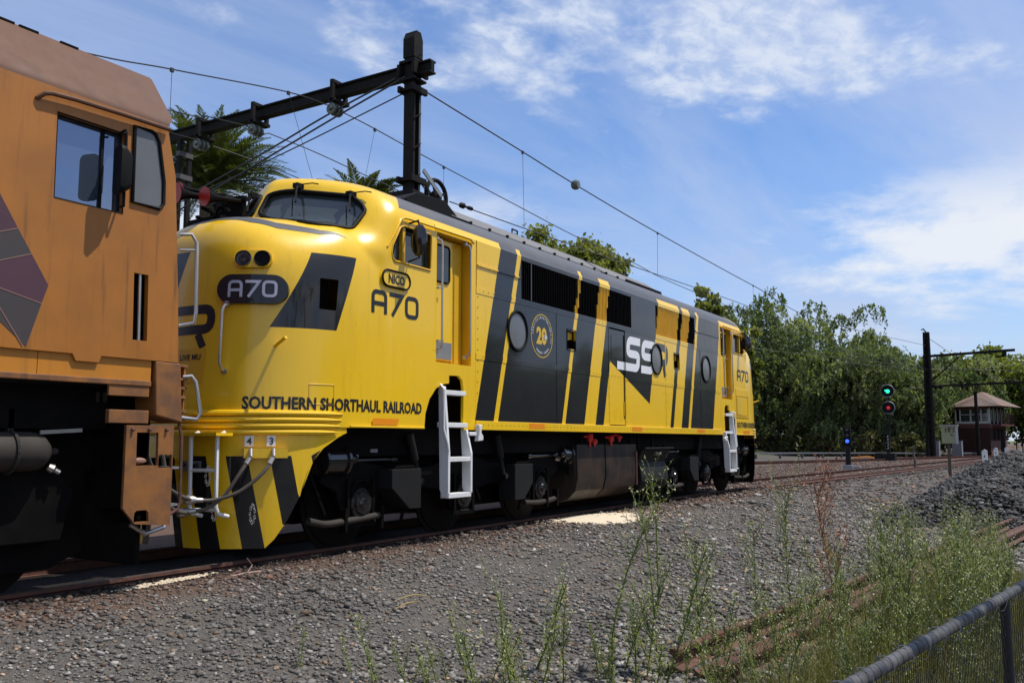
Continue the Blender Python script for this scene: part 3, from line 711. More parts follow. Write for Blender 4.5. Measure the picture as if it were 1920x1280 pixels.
        mb.build('pilot_sheet', ['under', 'under'] if rear else ['yellow', 'black'], YL, smooth=True, **B)
    MB().box(5.62, 6.2, -.16, .16, .72, .98).box(5.5, 5.7, -.22, .12, .68, 1.0).build('coupler', 'under', YL, bevel=.03, **B)
    # ladder steps hung on the pilot
    mb = MB()
    for y in (-.55, -.845):
        x = 6.02 if y > -.6 else 6.10; mb.tube([(x + .06, y, 1.24), (x - .03, y, 1.20), (x - .03, y - .01, .50), (x + .0, y - .02, .43), (x + .10, y - .05, .40)], .021, 8)
    for z in (.86, .47): mb.cyl((5.99, -.55, z), (6.07, -.85, z), .017, n=8)
    mb.build('pilot_ladder', 'white', YL, smooth=True, **B)
    MB().prism([(5.93, -.30), (5.99, -.92), (6.20, -.92), (6.16, -.30)], 1.205, 1.235, ax='z').build('pilot_tread', 'yellow', YL, **B)
    # hose brackets, hoses, chains, labels
    mb = MB(); mb.prism([(6.28, -1.00), (6.62, -1.27), (6.66, -1.20), (6.32, -.93)], 1.06, 1.075, ax='z'); mb.prism([(6.28, -1.0), (6.62, -1.27), (6.615, -1.26), (6.285, -.99)], .98, 1.06, ax='z')
    hb = mb.build('hose_bracket', 'yellow', YL, **B)
    for (x, y, ch) in ((6.32, -1.02, '4'), (6.50, -1.155, '3')):
        MB().cyl((x, y - .03, 1.07), (x - .03, y - .07, .99), .022, .018, 8).build('hose_cock', 'steel', hb, smooth=True, **B)
        n = nrm((x + .01, y, 1.16)); vs, fs = polyfan([(-.045, -.055), (.045, -.055), (.045, .055), (-.045, .055)])
        lb = decal('hose_label', vs, fs, (x, y, 1.155), n, 'white', YL, .012, **B)
        vs, fs, w = text_mesh(ch, .10, .02); decal('hose_number', [((w / 2 - a) if rear else (a - w / 2), b - .036) for a, b in vs], fs, (x, y, 1.155), n, 'letter', lb, .016, **B)
    if not rear:
        for pts in ([(6.29, -1.09, 1.0), (6.17, -1.08, .84), (6.05, -1.0, .62), (5.93, -.90, .50), (5.80, -.80, .47)], [(6.47, -1.225, 1.0), (6.34, -1.22, .84), (6.16, -1.10, .66), (5.98, -.95, .58), (5.84, -.85, .58)]):
            cur = catmull(pts, 8); h = MB().tube(cur, .019, 8).build('air_hose', 'hose', YL, smooth=True)
            MB().lathe(cur[-1], (Vector(cur[-1]) - Vector(cur[-3])), [(-.06, .024), (0, .028), (.03, .045), (.09, .048), (.12, .028)], 10).build('hose_coupling', 'steel', h, smooth=True)
            MB().cyl(cur[1], cur[4], .026, n=8).build('hose_clamp', 'steel', h, smooth=True)
    for (y, z) in ((-1.02, .42), (-.62, .80), (-.70, .45)):
        q = at_arc(P, L, np.interp(-y, -P[::-1, 1], L[::-1])); mb = MB()
        for k in range(9):
            a = 2 * math.pi * k / 9; cx = .035 * math.cos(a); cz = .085 * math.sin(a)
            mb.tube([(q[0] - .03 + .012 * math.sin(t * 6.28) * (k % 2), y - .03 + cx + .012 * math.sin(t * 6.28) * ((k + 1) % 2), z + cz + .022 * math.cos(t * 6.28)) for t in np.linspace(0, 1, 7)[:-1]], .0045, 4, closed=True)
        mb.build('safety_chain', 'steel', YL, **B)
    # lettering on the nose and the skirt
    P, L = plan_curve(1.53); s_end = float(np.interp(-6.32, -P[:, 0], L))
    vs, fs, w = text_mesh('SOUTHERN SHORTHAUL RAILROAD', .178, .034); k = s_end / w
    vs, fs = dense([(a * k, b) for a, b in vs], fs, .05); mb = MB(); bo = []
    for a, b in vs:
        s = s_end - a if not rear else a; q = at_arc(P, L, s); n = nrm((q[0], q[1], 1.53)); bo.append((q[0] + n.x * .004, q[1] + n.y * .004, 1.485 + b))
    if not rear: mb.add(bo, fs); mb.build('skirt_lettering', 'letter', YL)
    else:
        mb.add([(x, y, z) for x, y, z in bo], fs); mb.build('skirt_lettering', 'letter', YL, **B)
    gv, gf, gw = glyphs(.275, .262, .050)
    gx = 7.68; sh = [(a + 0.0 * b, b) for a, b in gv]
    vs, fs = dense(sh, gf, .06)
    if rear: vs = [(gw - a, b) for a, b in vs]
    Q = cast([(gx + a, -.6, 2.615 + b) for a, b in vs], np.tile((0, -1., 0), (len(vs), 1)), 0, 2.0); Q[:, 1] -= .004
    MB().add([tuple(q) for q in Q], fs).build('running_number', 'letter', YL, **B)
    if not rear:
        # name plate
        pl = rrect(7.84, 8.35, 2.955, 3.145, .094, 6)
        mb = MB(); mb.prism(pl, -1.44, -1.468); g = mb.build('name_plate', 'yellow', YL, smooth=True, **B)
        MB().tube([(x, -1.470, z) for x, z in pl], .013, 6, closed=True).build('plate_rim', 'rubber', g, smooth=True, **B)
        if True:
            vs, fs, w = text_mesh('NICO', .15, .03, .8); MB().add([(8.095 - w / 2 + a, -1.472, 2.998 + b) for a, b in vs], fs).build('plate_name', 'letter', g)
    # hinged cover on the skirt, reflector, cab door, recess and ladder
    mb = MB()
    for a, b in (((6.87, 1.755), (7.16, 1.755)), ((7.16, 1.755), (7.16, 1.545)), ((6.87, 1.755), (6.87, 1.545)), ((6.87, 1.545), (7.16, 1.545))):
        Q = cast([(a[0] + (b[0] - a[0]) * t, -.5, a[1] + (b[1] - a[1]) * t) for t in np.linspace(0, 1, 7)], np.tile((0, -1., 0), (7, 1)), 0, 2); mb.tube([tuple(q) for q in Q], .005, 4)
    mb.build('skirt_cover', 'yel_in', YL, **B)
    MB().add([(7.72, -1.460, 1.41), (8.19, -1.460, 1.41), (8.16, -1.460, 1.335), (7.72, -1.460, 1.335)], [(0, 1, 2, 3)]).build('skirt_reflector', 'orange_refl', YL, **B)
    MB().box(7.35, 8.68, -1.468, -1.445, 1.30, 1.325).build('skirt_lip', 'yellow', YL, bevel=.006, **B)
    x0 = XE
    MB().prism([(x0, 2.14), (9.80, 2.14), (9.80, 1.30), (9.525, 1.30), (9.525, 1.84), (9.50, 1.94), (9.42, 1.995), (9.20, 1.985), (9.20, 1.885), (9.09, 1.87), (8.93, 1.81), (x0, 1.765)], -1.45, -1.41).build('door_sill_panel', 'yellow', YL, **B)
    mb = MB(); mb.box(9.695, 9.80, -1.45, -1.41, 2.14, 3.86); mb.box(x0, 9.695, -1.45, -1.41, 3.80, 3.86); mb.box(x0, 8.915, -1.45, -1.41, 2.14, 3.80); mb.build('door_surround', 'yellow', YL, **B)
    mb = MB(); mb.box(8.915, 9.695, -1.27, -1.25, 2.10, 3.82); mb.box(8.905, 8.917, -1.41, -1.25, 2.14, 3.80); mb.box(9.693, 9.705, -1.41, -1.25, 2.14, 3.80); mb.box(8.9, 9.7, -1.41, -1.25, 3.80, 3.815); mb.box(8.9, 9.7, -1.41, -1.25, 2.125, 2.14)
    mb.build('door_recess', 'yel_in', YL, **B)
    d = MB().box(8.95, 9.42, -1.335, -1.275, 2.18, 3.76).build('cab_door', 'yellow', YL, bevel=.008, **B)
    wp = rrect(9.03, 9.34, 3.20, 3.68, .05, 3)
    MB().prism(wp, -1.341, -1.336).build('door_window', 'glass', d, **B); MB().tube([(x, -1.342, z) for x, z in wp], .014, 6, closed=True).build('door_gasket', 'rubber', d, smooth=True, **B)
    MB().box(8.98, 9.40, -1.342, -1.337, 2.20, 2.42).build('kick_plate', 'galv', d, **B)
    for z in (3.10, 2.42): MB().cyl((9.02, -1.335, z), (9.02, -1.40, z), .018, n=8).bar((9.02, -1.395, z), (9.14, -1.395, z + .01), .018, .018).build('door_handle', 'steel', d, **B)
    MB().box(9.44, 9.66, -1.31, -1.275, 2.16, 3.78).build('door_jamb', 'yel_in', YL, bevel=.006, **B)
    for x in (8.965, 9.60):
        z0, z1 = (2.31, 3.70) if x < 9.2 else (2.27, 3.74)
        mb = MB(); mb.tube([(x - .03, -1.42, z1 + .02), (x, -1.48, z1), (x + .01, -1.495, z1 - .06), (x + .01, -1.495, z0 + .06), (x, -1.48, z0), (x - .03, -1.42, z0 - .02)], .014, 8)
        mb.cyl((x - .03, -1.41, z1 + .02), (x - .03, -1.455, z1 + .02), .028, n=8); mb.cyl((x - .03, -1.41, z0 - .02), (x - .03, -1.455, z0 - .02), .028, n=8)
        mb.build('door_handrail', 'steel', YL, smooth=True, **B)
    MB().box(8.6, 9.6, -1.02, -1.0, 1.0, 2.1).build('step_well', 'under', YL, **B)
    # ladder below the door
    mb = MB(); 
    for x, w2 in ((9.06, .045), (9.555, .045)):
        mb.prism([(-1.40, 1.84 if x < 9.2 else 1.30), (-1.49, 1.84 if x < 9.2 else 1.30), (-1.565, 1.0), (-1.565, .50), (-1.53, .455), (-1.47, .455), (-1.43, .56), (-1.42, 1.0)], x - w2 / 2, x + w2 / 2, ax='x')
    lad = mb.build('cab_ladder', 'white', YL, bevel=.008, **B)
    for z, ya in ((.475, -1.56), (.925, -1.56), (1.355, -1.50), (1.765, -1.49)):
        mb = MB(); mb.box(9.06 if z < 1.5 else 9.08, 9.555 if z < 1.5 else 9.53, ya, ya + .13, z - .03, z + .03); mb.build('rung', 'white', lad, bevel=.006, **B)
    MB().tube([(8.985, -1.47, 1.86), (8.985, -1.53, 1.80), (8.985, -1.53, 1.30), (9.03, -1.56, 1.12), (9.04, -1.57, 1.02)], .017, 8).build('ladder_grab_rail', 'white', lad, smooth=True, **B)
    mb = MB(); mb.prism([(9.72, 1.37), (9.82, 1.365), (9.80, 1.30), (9.795, 1.26), (9.84, 1.22), (9.84, 1.16), (9.72, 1.15), (9.74, 1.24), (9.74, 1.30)], -1.56, -1.49); mb.box(9.56, 9.74, -1.53, -1.50, 1.22, 1.27)
    mb.build('ladder_bracket', 'white', YL, bevel=.01, **B)

cab_end(None)
cab_end(MXR, True)
# nose logo and label at the near end only
(_, _), (rv, rf) = ssr(.46, .62, .10)
x0 = min(a for a, b in rv)
decal('nose_logo', [(a - x0 - .0, b) for a, b in rv], rf, (6.2, .06, 2.13), (-1, -.03, .05), 'letter', YL, .005)
vs, fs = polyfan([(-.21, -.20), (.19, -.20), (.21, .17), (-.21, .17)])
lm = decal('multiple_unit_label', vs, fs, (6.17, -.27, 1.95), (-.99, -.12, .05), 'yel_in', YL, .005)
vs, fs, w = text_mesh('LIVE MU', .085, .025); decal('label_lettering', [(a - w / 2, b) for a, b in vs], fs, (6.17, -.27, 2.0), (-.99, -.12, .05), 'letter', lm, .009)
vs, fs = polyfan([(-.16, -.05), (.16, -.05), (.16, .05), (-.16, .05)])
P_, L_ = plan_curve(.85, 8.1)
for ya, yb, tx in ((-.30, -.41, 'P'), (-.45, -.60, 'MR')):
    xa = 6.055 + .10 * (-ya - .30); xb_ = 6.055 + .10 * (-yb - .30)
    pl_ = MB().add([(xa, ya, .85), (xb_, yb, .85), (xb_, yb, .95), (xa, ya, .95)], [(0, 1, 2, 3)]).build('pipe_label', 'galv', YL)
    vs, fs, w = text_mesh(tx, .085, .015); MB().add([(xa - .004 + (xb_ - xa) * (.12 + .76 * a / w), ya + (yb - ya) * (.12 + .76 * a / w), .872 + b) for a, b in vs], fs).build('pipe_label_lettering', 'letter', pl_)
# horns on the nose hood
hz = 3.93
hn = MB(); hn.box(6.62, 7.02, -.10, .45, 3.64, 3.70); hn.box(6.98, 7.04, -.05, .42, 3.68, 4.02); hn.cyl((7.0, -.10, 3.97), (7.0, .46, 3.97), .032, n=8)
for i in range(16): hn.ball((6.55 + .035 * i, -.05 + .09 * ((i * 7) % 6), 3.72 + .035 * ((i * 5) % 4)), .04, 6, sc=(1.3, .8, .7))
for i in range(5): hn.tube([(6.6 + .1 * i, .02 + .07 * i, 3.66), (6.65 + .1 * i, .0 + .08 * i, 3.82 + .03 * (i % 2)), (6.95, .05 + .07 * i, 3.95)], .014, 5)
hb = hn.build('horn_bracket', 'under', YL, bevel=.004)
for (x, y, z, r, l) in ((6.50, .03, 3.90, .112, .55), (6.24, .20, 3.90, .125, .8), (6.42, .36, 4.02, .075, .6)):
    mb = MB(); o = Vector((x, y, z)); ax = Vector((1, -.10, .10)); prof = [(0, r), (.02, r * .93), (.06, r * .66), (.12, r * .45), (.2, r * .33), (.34, r * .26), (l, r * .2)]
    h = mb.lathe(o, ax, prof, 20).build('horn', 'under', YL, smooth=True)
    MB().lathe(o - ax * .004, ax, [(0, r * .99), (.03, r * .85), (.065, r * .5), (.12, r * .15)], 20).build('horn_bell_lining', 'red', h, smooth=True)

# --- body sides ----------------------------------------------------------
SL = .26
BLACK = [(9.80, 10.26), (10.37, 12.23), (12.34, 13.00), (13.41, 13.72), (16.77, 16.95), (17.39, 17.79), (17.93, 19.35)]
def paint(x, z):
    xb = x - SL * (z - 1.44)
    if any(a < xb < b for a, b in BLACK): return 1
    if 13.41 < xb < 15.63:
        zl = 2.62 + (1.86 - 2.62) * (x - 13.8) / (15.72 - 13.8)
        if z > zl: return 1
    return 0
EDGES = sorted({e for a in BLACK for e in a} | {15.63})
def stripe_cut(b, x0, x1):
    for e in EDGES:
        if x0 - 1.0 < e < x1 + .2:
            bmesh.ops.bisect_plane(b, geom=b.verts[:] + b.edges[:] + b.faces[:], dist=1e-5, plane_co=(e, 0, 1.44), plane_no=(1, 0, -SL))
    if x1 > 13.4 and x0 < 16:
        bmesh.ops.bisect_plane(b, geom=b.verts[:] + b.edges[:] + b.faces[:], dist=1e-5, plane_co=(13.8, 0, 2.62), plane_no=(.76, 0, 1.92))
def panel(name, x0, x1, z0, z1, y0=-1.45, y1=-1.42, hole=None, parent=None):
    g = .004; mb = MB().box(x0 + g, x1 - g, y0, y1, z0, z1); b = bmesh.new()
    V = [b.verts.new(v) for v in mb.v]
    for f in mb.f: b.faces.new([V[i] for i in f])
    stripe_cut(b, x0, x1)
    if hole:
        for p, q in zip(hole, hole[1:] + hole[:1]):
            bmesh.ops.bisect_plane(b, geom=b.verts[:] + b.edges[:] + b.faces[:], dist=1e-5, plane_co=(p[0], 0, p[1]), plane_no=(q[1] - p[1], 0, -(q[0] - p[0])))
        bmesh.ops.delete(b, geom=[f for f in b.faces if inside(hole, f.calc_center_median().x, f.calc_center_median().z) and abs(f.normal.y) > .5], context='FACES')
    bmesh.ops.recalc_face_normals(b, faces=b.faces)
    for f in b.faces: c = f.calc_center_median(); f.material_index = paint(c.x, c.z)
    me = bpy.data.meshes.new(name); b.to_mesh(me); b.free(); me.materials.append(M['yellow']); me.materials.append(M['black'])
    return link(bpy.data.objects.new(name, me), parent or YL)
XS = [9.80, 12.07, 13.955, 14.645, 16.57, 18.60, 19.90]
h1 = [(12.43, 2.62), (12.68, 2.62), (12.68, 2.91), (12.43, 2.91)]; h2 = [(17.05, 2.64), (17.30, 2.64), (17.30, 2.92), (17.05, 2.92)]
for i in range(6):
    a, b = XS[i], XS[i + 1]
    if i == 2:
        dr = panel('engine_room_door', a + .02, b - .03, 1.44, 3.11, -1.447, -1.41)
        MB().box(b - .075, b - .045, -1.455, -1.446, 1.55, 3.05).build('door_gap', 'rubber', dr); MB().box(a + .10, b - .12, -1.452, -1.446, 2.6, 3.0).build('door_pane', 'black', dr)
        MB().box(b - .10, b - .085, -1.462, -1.446, 1.6, 1.85).build('door_handle', 'yellow', dr)
        continue
    panel('lower_side_panel', a, b, 1.42, 2.245); panel('middle_side_panel', a, b, 2.325, 3.14, hole=h1 if i == 1 else (h2 if i == 4 else None))
for z0, z1, nm in ((2.243, 2.327, 'lower_seam_strip'), (3.138, 3.222, 'upper_seam_strip')):
    for a, b in ((9.805, 13.93), (14.66, 19.895)) if z0 < 3 else ((9.805, 19.895),): panel(nm, a, b, z0, z1, -1.456, -1.425)
for a, b in ((9.82, 11.0), (14.93, 16.10), (18.28, 19.90)): panel('upper_side_panel', a, b, 3.22, 3.86)
for a, b in ((11.0, 14.93), (16.10, 18.28)): panel('louvre_header', a, b, 3.80, 3.86)
for a, b in ((9.83, 10.98), (18.3, 19.86)): panel('side_bead', a, b, 3.515, 3.54, -1.468, -1.445)
for x in XS[1:-1]: panel('vertical_seam', x - .018, x + .018, 1.43, 3.13, -1.4545, -1.43)
mb = MB(); mb.box(9.80, 19.90, -1.33, -1.31, 1.35, 3.85); mb.build('inner_wall', 'under', YL)
# sill rail with hand rivets and reflectors
for a, b in ((9.80, 12.35), (12.352, 17.5), (17.502, 19.90)): MB().box(a, b, -1.472, -1.40, 1.30, 1.422).build('sill_rail', 'yellow', YL, bevel=.006)
for i, x in enumerate((11.18, 14.85, 18.27)): MB().box(x, x + .46, -1.4745, -1.4715, 1.335, 1.412).build('sill_reflector', 'orange_refl', YL)
mb = MB()
for k in range(88): mb.lathe((9.86 + k * .114, -1.471, 1.365), (0, -1, 0), [(0, .008), (.004, .006)], 6)
for z in (2.285, 3.18):
    for k in range(80): mb.lathe((9.98 + k * .124, -1.455, z), (0, -1, 0), [(0, .009), (.004, .007)], 6)
for x in XS[:-1]:
    for k in range(12): mb.lathe((x + (.05 if x < 10 else 0), -1.4535, 1.5 + k * .145), (0, -1, 0), [(0, .008), (.004, .006)], 6)
rv_ = mb.build('rivets', 'rubber', YL); rv_['kind'] = 'stuff'
# louvre bays
for bay, (a, b) in enumerate(((11.0, 14.93), (16.10, 18.28))):
    mb = MB().box(a, b, -1.36, -1.34, 3.20, 3.82); bk = mb.build('louvre_back', 'under', YL)
    mb = MB(); n = int((b - a) / .058)
    for k in range(n):
        x = a + .03 + k * .058; j = random.uniform(-.02, .02)
        zs = [3.225, 3.34 + j, 3.46 + j, 3.58 + j, 3.69 + j, 3.798]
        tl = random.uniform(.028, .036)
        for z0, z1 in zip(zs, zs[1:]):
            c = paint(x, (z0 + z1) / 2); dd = .026 + random.uniform(-.006, .006)
            mb.prism([(x - .004, -1.448), (x + .006, -1.448), (x + dd, -1.448 + tl * 2), (x + dd - .010, -1.448 + tl * 2)], z0, z1, c, ax='z')
    sl = mb.build('louvre_slats', ['yellow', 'under'], YL); sl['kind'] = 'stuff'
    mb = MB()
    for z in (3.42, 3.62): mb.box(a, b, -1.37, -1.362, z, z + .012)
    mb.build('louvre_stay', 'under', YL)
MB().box(11.27, 11.29, -1.457, -1.449, 3.23, 3.79).build('louvre_post', 'roofgrey', YL)
# portholes
for x in (10.88, 16.09, 18.95):
    g = MB().lathe((x, -1.449, 2.735), (0, -1, 0), [(0, .255), (.006, .25), (.010, .0)], 36).build('porthole', 'pglass', YL, smooth=True)
    MB().tube([(x + .262 * math.cos(t), -1.460, 2.735 + .285 * math.sin(t)) for t in np.linspace(0, 2 * math.pi, 41)[:-1]], .021, 8, closed=True).build('porthole_ring', 'rubber', g, smooth=True)
# small open hatches
for k, hpoly in enumerate((h1, h2)):
    (xa, za), (xb_, zb) = hpoly[0], hpoly[2]
    MB().box(xa - .03, xb_ + .03, -1.36, -1.35, za - .03, zb + .03).build('hatch_back', 'under', YL)
    MB().tube([(xa - .02, -1.453, za - .02), (xb_ + .02, -1.453, za - .02), (xb_ + .02, -1.453, zb + .02), (xa - .02, -1.453, zb + .02)], .009, 4, closed=True).build('hatch_frame', 'rubber', YL)
    MB().prism([(xa + .02, zb - .01), (xb_ - .01, zb - .01), (xb_ - .01, zb - .12), (xa + .02, zb - .16)], -1.40, -1.39).build('hatch_flap', 'yel_in', YL)
# emblem: gold ring, figures, ring lettering
def annulus(r0, r1, n=48):
    vs = [(r * math.cos(2 * math.pi * i / n), r * math.sin(2 * math.pi * i / n)) for r in (r0, r1) for i in range(n)]
    return vs, [(i, (i + 1) % n, n + (i + 1) % n, n + i) for i in range(n)]
EX, EZ = 11.60, 2.735
vs, fs = annulus(.318, .332); em = flat('emblem_ring', vs, fs, EX, EZ, 'gold', YL)
vs, fs, w = text_mesh('20', .34, .045, .9); flat('emblem_figures', [(a - w / 2, b - .115) for a, b in vs], fs, EX - .01, EZ, 'gold', em)
vs, fs, w = text_mesh('SSR', .085, .008); flat('emblem_initials', [(a - w / 2 + .10, b - .04) for a, b in vs], fs, EX, EZ, 'white_letter', em, y=-1.4555)
V = []; Fc = []
for txt, a0, d in (('SERVICE', 176, -1), ('SAFETY', 108, -1), ('RELIABILITY', 60, -1), ('TWENTY YEARS', 232, 1)):
    step = {'SERVICE': 9.2, 'SAFETY': 9.2, 'RELIABILITY': 7.6, 'TWENTY YEARS': 7.6}[txt]
    for i, ch in enumerate(txt):
        if ch == ' ': continue
        cv, cf, w = text_mesh(ch, .052, .006); th = math.radians(a0 + d * i * step); rr = .262 if d < 0 else .282
        rot = th - math.pi / 2 if d < 0 else th + math.pi / 2; o = len(V)
        for a, b in cv:
            a -= w / 2; V.append((rr * math.cos(th) + a * math.cos(rot) - b * math.sin(rot), rr * math.sin(th) + a * math.sin(rot) + b * math.cos(rot)))
        Fc += [tuple(i2 + o for i2 in f) for f in cf]
flat('emblem_lettering', V, Fc, EX, EZ, 'white_letter', em)
# side logo
(sv, sf), (rv, rf) = ssr(.64, .60, .145)
sc = [(a * 1.02 + .08 * b, b) for a, b in sv]; flat('side_logo', sc, sf, 14.66, 2.42, 'white_letter', YL)
flat('side_logo_letter', [(a * 1.02 + .08 * b, b) for a, b in rv], rf, 14.74, 2.42, 'black', YL)
# far side wall, ends
mb = MB(); mb.box(XE, MXR - XE, 1.42, 1.45, 1.30, 3.86); mb.build('far_side_wall', 'yellow', YL)
# --- roof ----------------------------------------------------------------
sec = []
for t in np.linspace(math.pi, 0, 41):
    c, s = math.cos(t), math.sin(t); k = (abs(c) ** 2.2 + abs(s) ** 2.2) ** (-1 / 2.2); sec.append((1.45 * c * k, 3.75 + .65 * s * k))
sec = [(-1.45, 3.86)] + [p for p in sec if p[1] > 3.865] + [(1.45, 3.86)]
b = bmesh.new(); xs = [XE, 9.8, 12, 14, 16, 18, 19.9, MXR - XE]; G = [[b.verts.new((x, p[0], p[1])) for p in sec] for x in xs]
for i in range(len(xs) - 1):
    for j in range(len(sec) - 1): b.faces.new((G[i][j], G[i][j + 1], G[i + 1][j + 1], G[i + 1][j]))
stripe_cut(b, 9.0, 20.5); A_ = lambda: b.verts[:] + b.edges[:] + b.faces[:]
bmesh.ops.bisect_plane(b, geom=A_(), dist=1e-5, plane_co=(0, 0, 3.955), plane_no=(0, 0, 1))
bmesh.ops.recalc_face_normals(b, faces=b.faces)
for f in b.faces:
    c = f.calc_center_median(); f.smooth = True
    yl = c.z < 3.955 and paint(c.x, c.z) == 0
    f.material_index = 0 if yl else 1
me = bpy.data.meshes.new('roof'); b.to_mesh(me); b.free(); me.materials.append(M['yellow']); me.materials.append(M['roofgrey'])
roof = link(bpy.data.objects.new('roof', me), YL)
hs = [(-1.0, 4.24), (-1.0, 4.275), (-.62, 4.53), (-.40, 4.575), (.40, 4.575), (.62, 4.53), (1.0, 4.275), (1.0, 4.24)]
for a, b_ in ((9.95, 12.4), (12.42, 14.62), (14.80, 15.65), (15.66, 17.6)): MB().prism(hs, a, b_, ax='x').build('roof_hatch', 'hatch', roof, bevel=.01)
hs2 = [(-.95, 4.24), (-.95, 4.30), (-.58, 4.50), (.58, 4.50), (.95, 4.30), (.95, 4.24)]
MB().prism([(p[0] * .97, p[1] - .03) for p in hs], 14.62, 14.80, ax='x').build('hatch_gap', 'rubber', roof)
mb = MB(); mb.add([(17.6, -1.0, 4.24), (17.6, -.62, 4.53), (17.6, .62, 4.53), (17.6, 1.0, 4.24), (19.0, -.9, 4.27), (19.0, -.5, 4.36), (19.0, .5, 4.36), (19.0, .9, 4.27)], [(0, 1, 2, 3), (7, 6, 5, 4), (0, 4, 5, 1), (1, 5, 6, 2), (2, 6, 7, 3), (3, 7, 4, 0)]).build('roof_end_fairing', 'hatch', roof)
for x in np.arange(10.3, 17.4, .5): MB().box(x, x + .03, -1.03, -.98, 4.25, 4.29).build('hatch_clip', 'rubber', roof)
MB().box(15.7, 17.5, -1.02, -.995, 4.262, 4.30).build('hatch_slot', 'rubber', roof)
# black air box ahead of the hatches
mb = MB(); mb.prism([(8.78, 4.22), (8.80, 4.28), (9.15, 4.45), (9.80, 4.49), (10.22, 4.26), (10.2, 4.22)], -.93, .93); mb.build('air_intake_box', 'rubber', roof, bevel=.008)
mb = MB(); mb.prism([(8.80, -1.05), (10.25, -1.05), (10.25, -.9), (8.80, -.9)], 4.22, 4.262, ax='z'); mb.build('intake_ledge', 'rubber', roof)
for x in (12.2, 16.6): MB().tube([(x, -.55, 4.56), (x, -.55, 4.63), (x + .22, -.52, 4.64), (x + .24, -.5, 4.57)], .014, 6).build('lifting_eye', 'rubber', roof, smooth=True)
# --- underframe ----------------------------------------------------------
MB().box(7.2, 22.5, -1.18, 1.18, .98, 1.32).build('underframe', 'under', YL)
for x in (13.2, 15.2, 15.55, 16.2): MB().bar((x, -1.27, 1.30), (x + .02, -1.27, .98), .05, .04).build('tank_hanger', 'under', YL)
tp = [(-1.30, 1.10), (-1.31, .55), (-1.26, .34), (-1.12, .20), (-.9, .14), (.9, .14), (1.12, .20), (1.26, .34), (1.31, .55), (1.30, 1.10)]
tk = MB().prism(tp, 13.02, 15.45, ax='x').build('fuel_tank', 'tank', YL, smooth=True, bevel=.012)
for x in (14.05, 15.40): MB().prism([(a * 1.006, b * .995) for a, b in tp], x, x + .03, ax='x').build('tank_strap', 'under', tk)
MB().box(15.34, 15.37, -1.335, -1.31, .35, .98).build('sight_glass', 'rust', tk)
bp = [(-1.32, 1.0), (-1.22, .75), (-1.28, .62), (-1.30, .40), (-1.22, .24), (-1.0, .16), (1.0, .16), (1.22, .24), (1.30, .40), (1.28, .62), (1.22, .75), (1.32, 1.0)]
bt = MB().prism(bp, 15.66, 17.0, ax='x').build('battery_box', 'sandbox', YL, smooth=True, bevel=.012)
MB().box(15.62, 17.05, -1.40, -1.20, 1.0, 1.035).build('battery_lid', 'sandbox', bt, bevel=.008); MB().bar((16.3, -1.335, .93), (16.55, -1.335, .90), .02, .03).box(16.28, 16.34, -1.34, -1.27, .88, .95).build('box_latch', 'steel', bt)
for x, z, l in ((13.45, 1.17, .12), (13.62, 1.12, .07), (14.28, 1.16, .10), (14.62, 1.20, .06)):
    MB().lathe((x, -1.32, z + l), (0, 0, -1), [(0, .03), (.03, .055), (l, .05), (l * 1.3, .02), (l * 1.9, .02)], 10).cyl((x - .15, -1.28, z + .06), (x, -1.3, z + .06), .02, n=8).build('isolating_cock', 'red', YL, smooth=True)

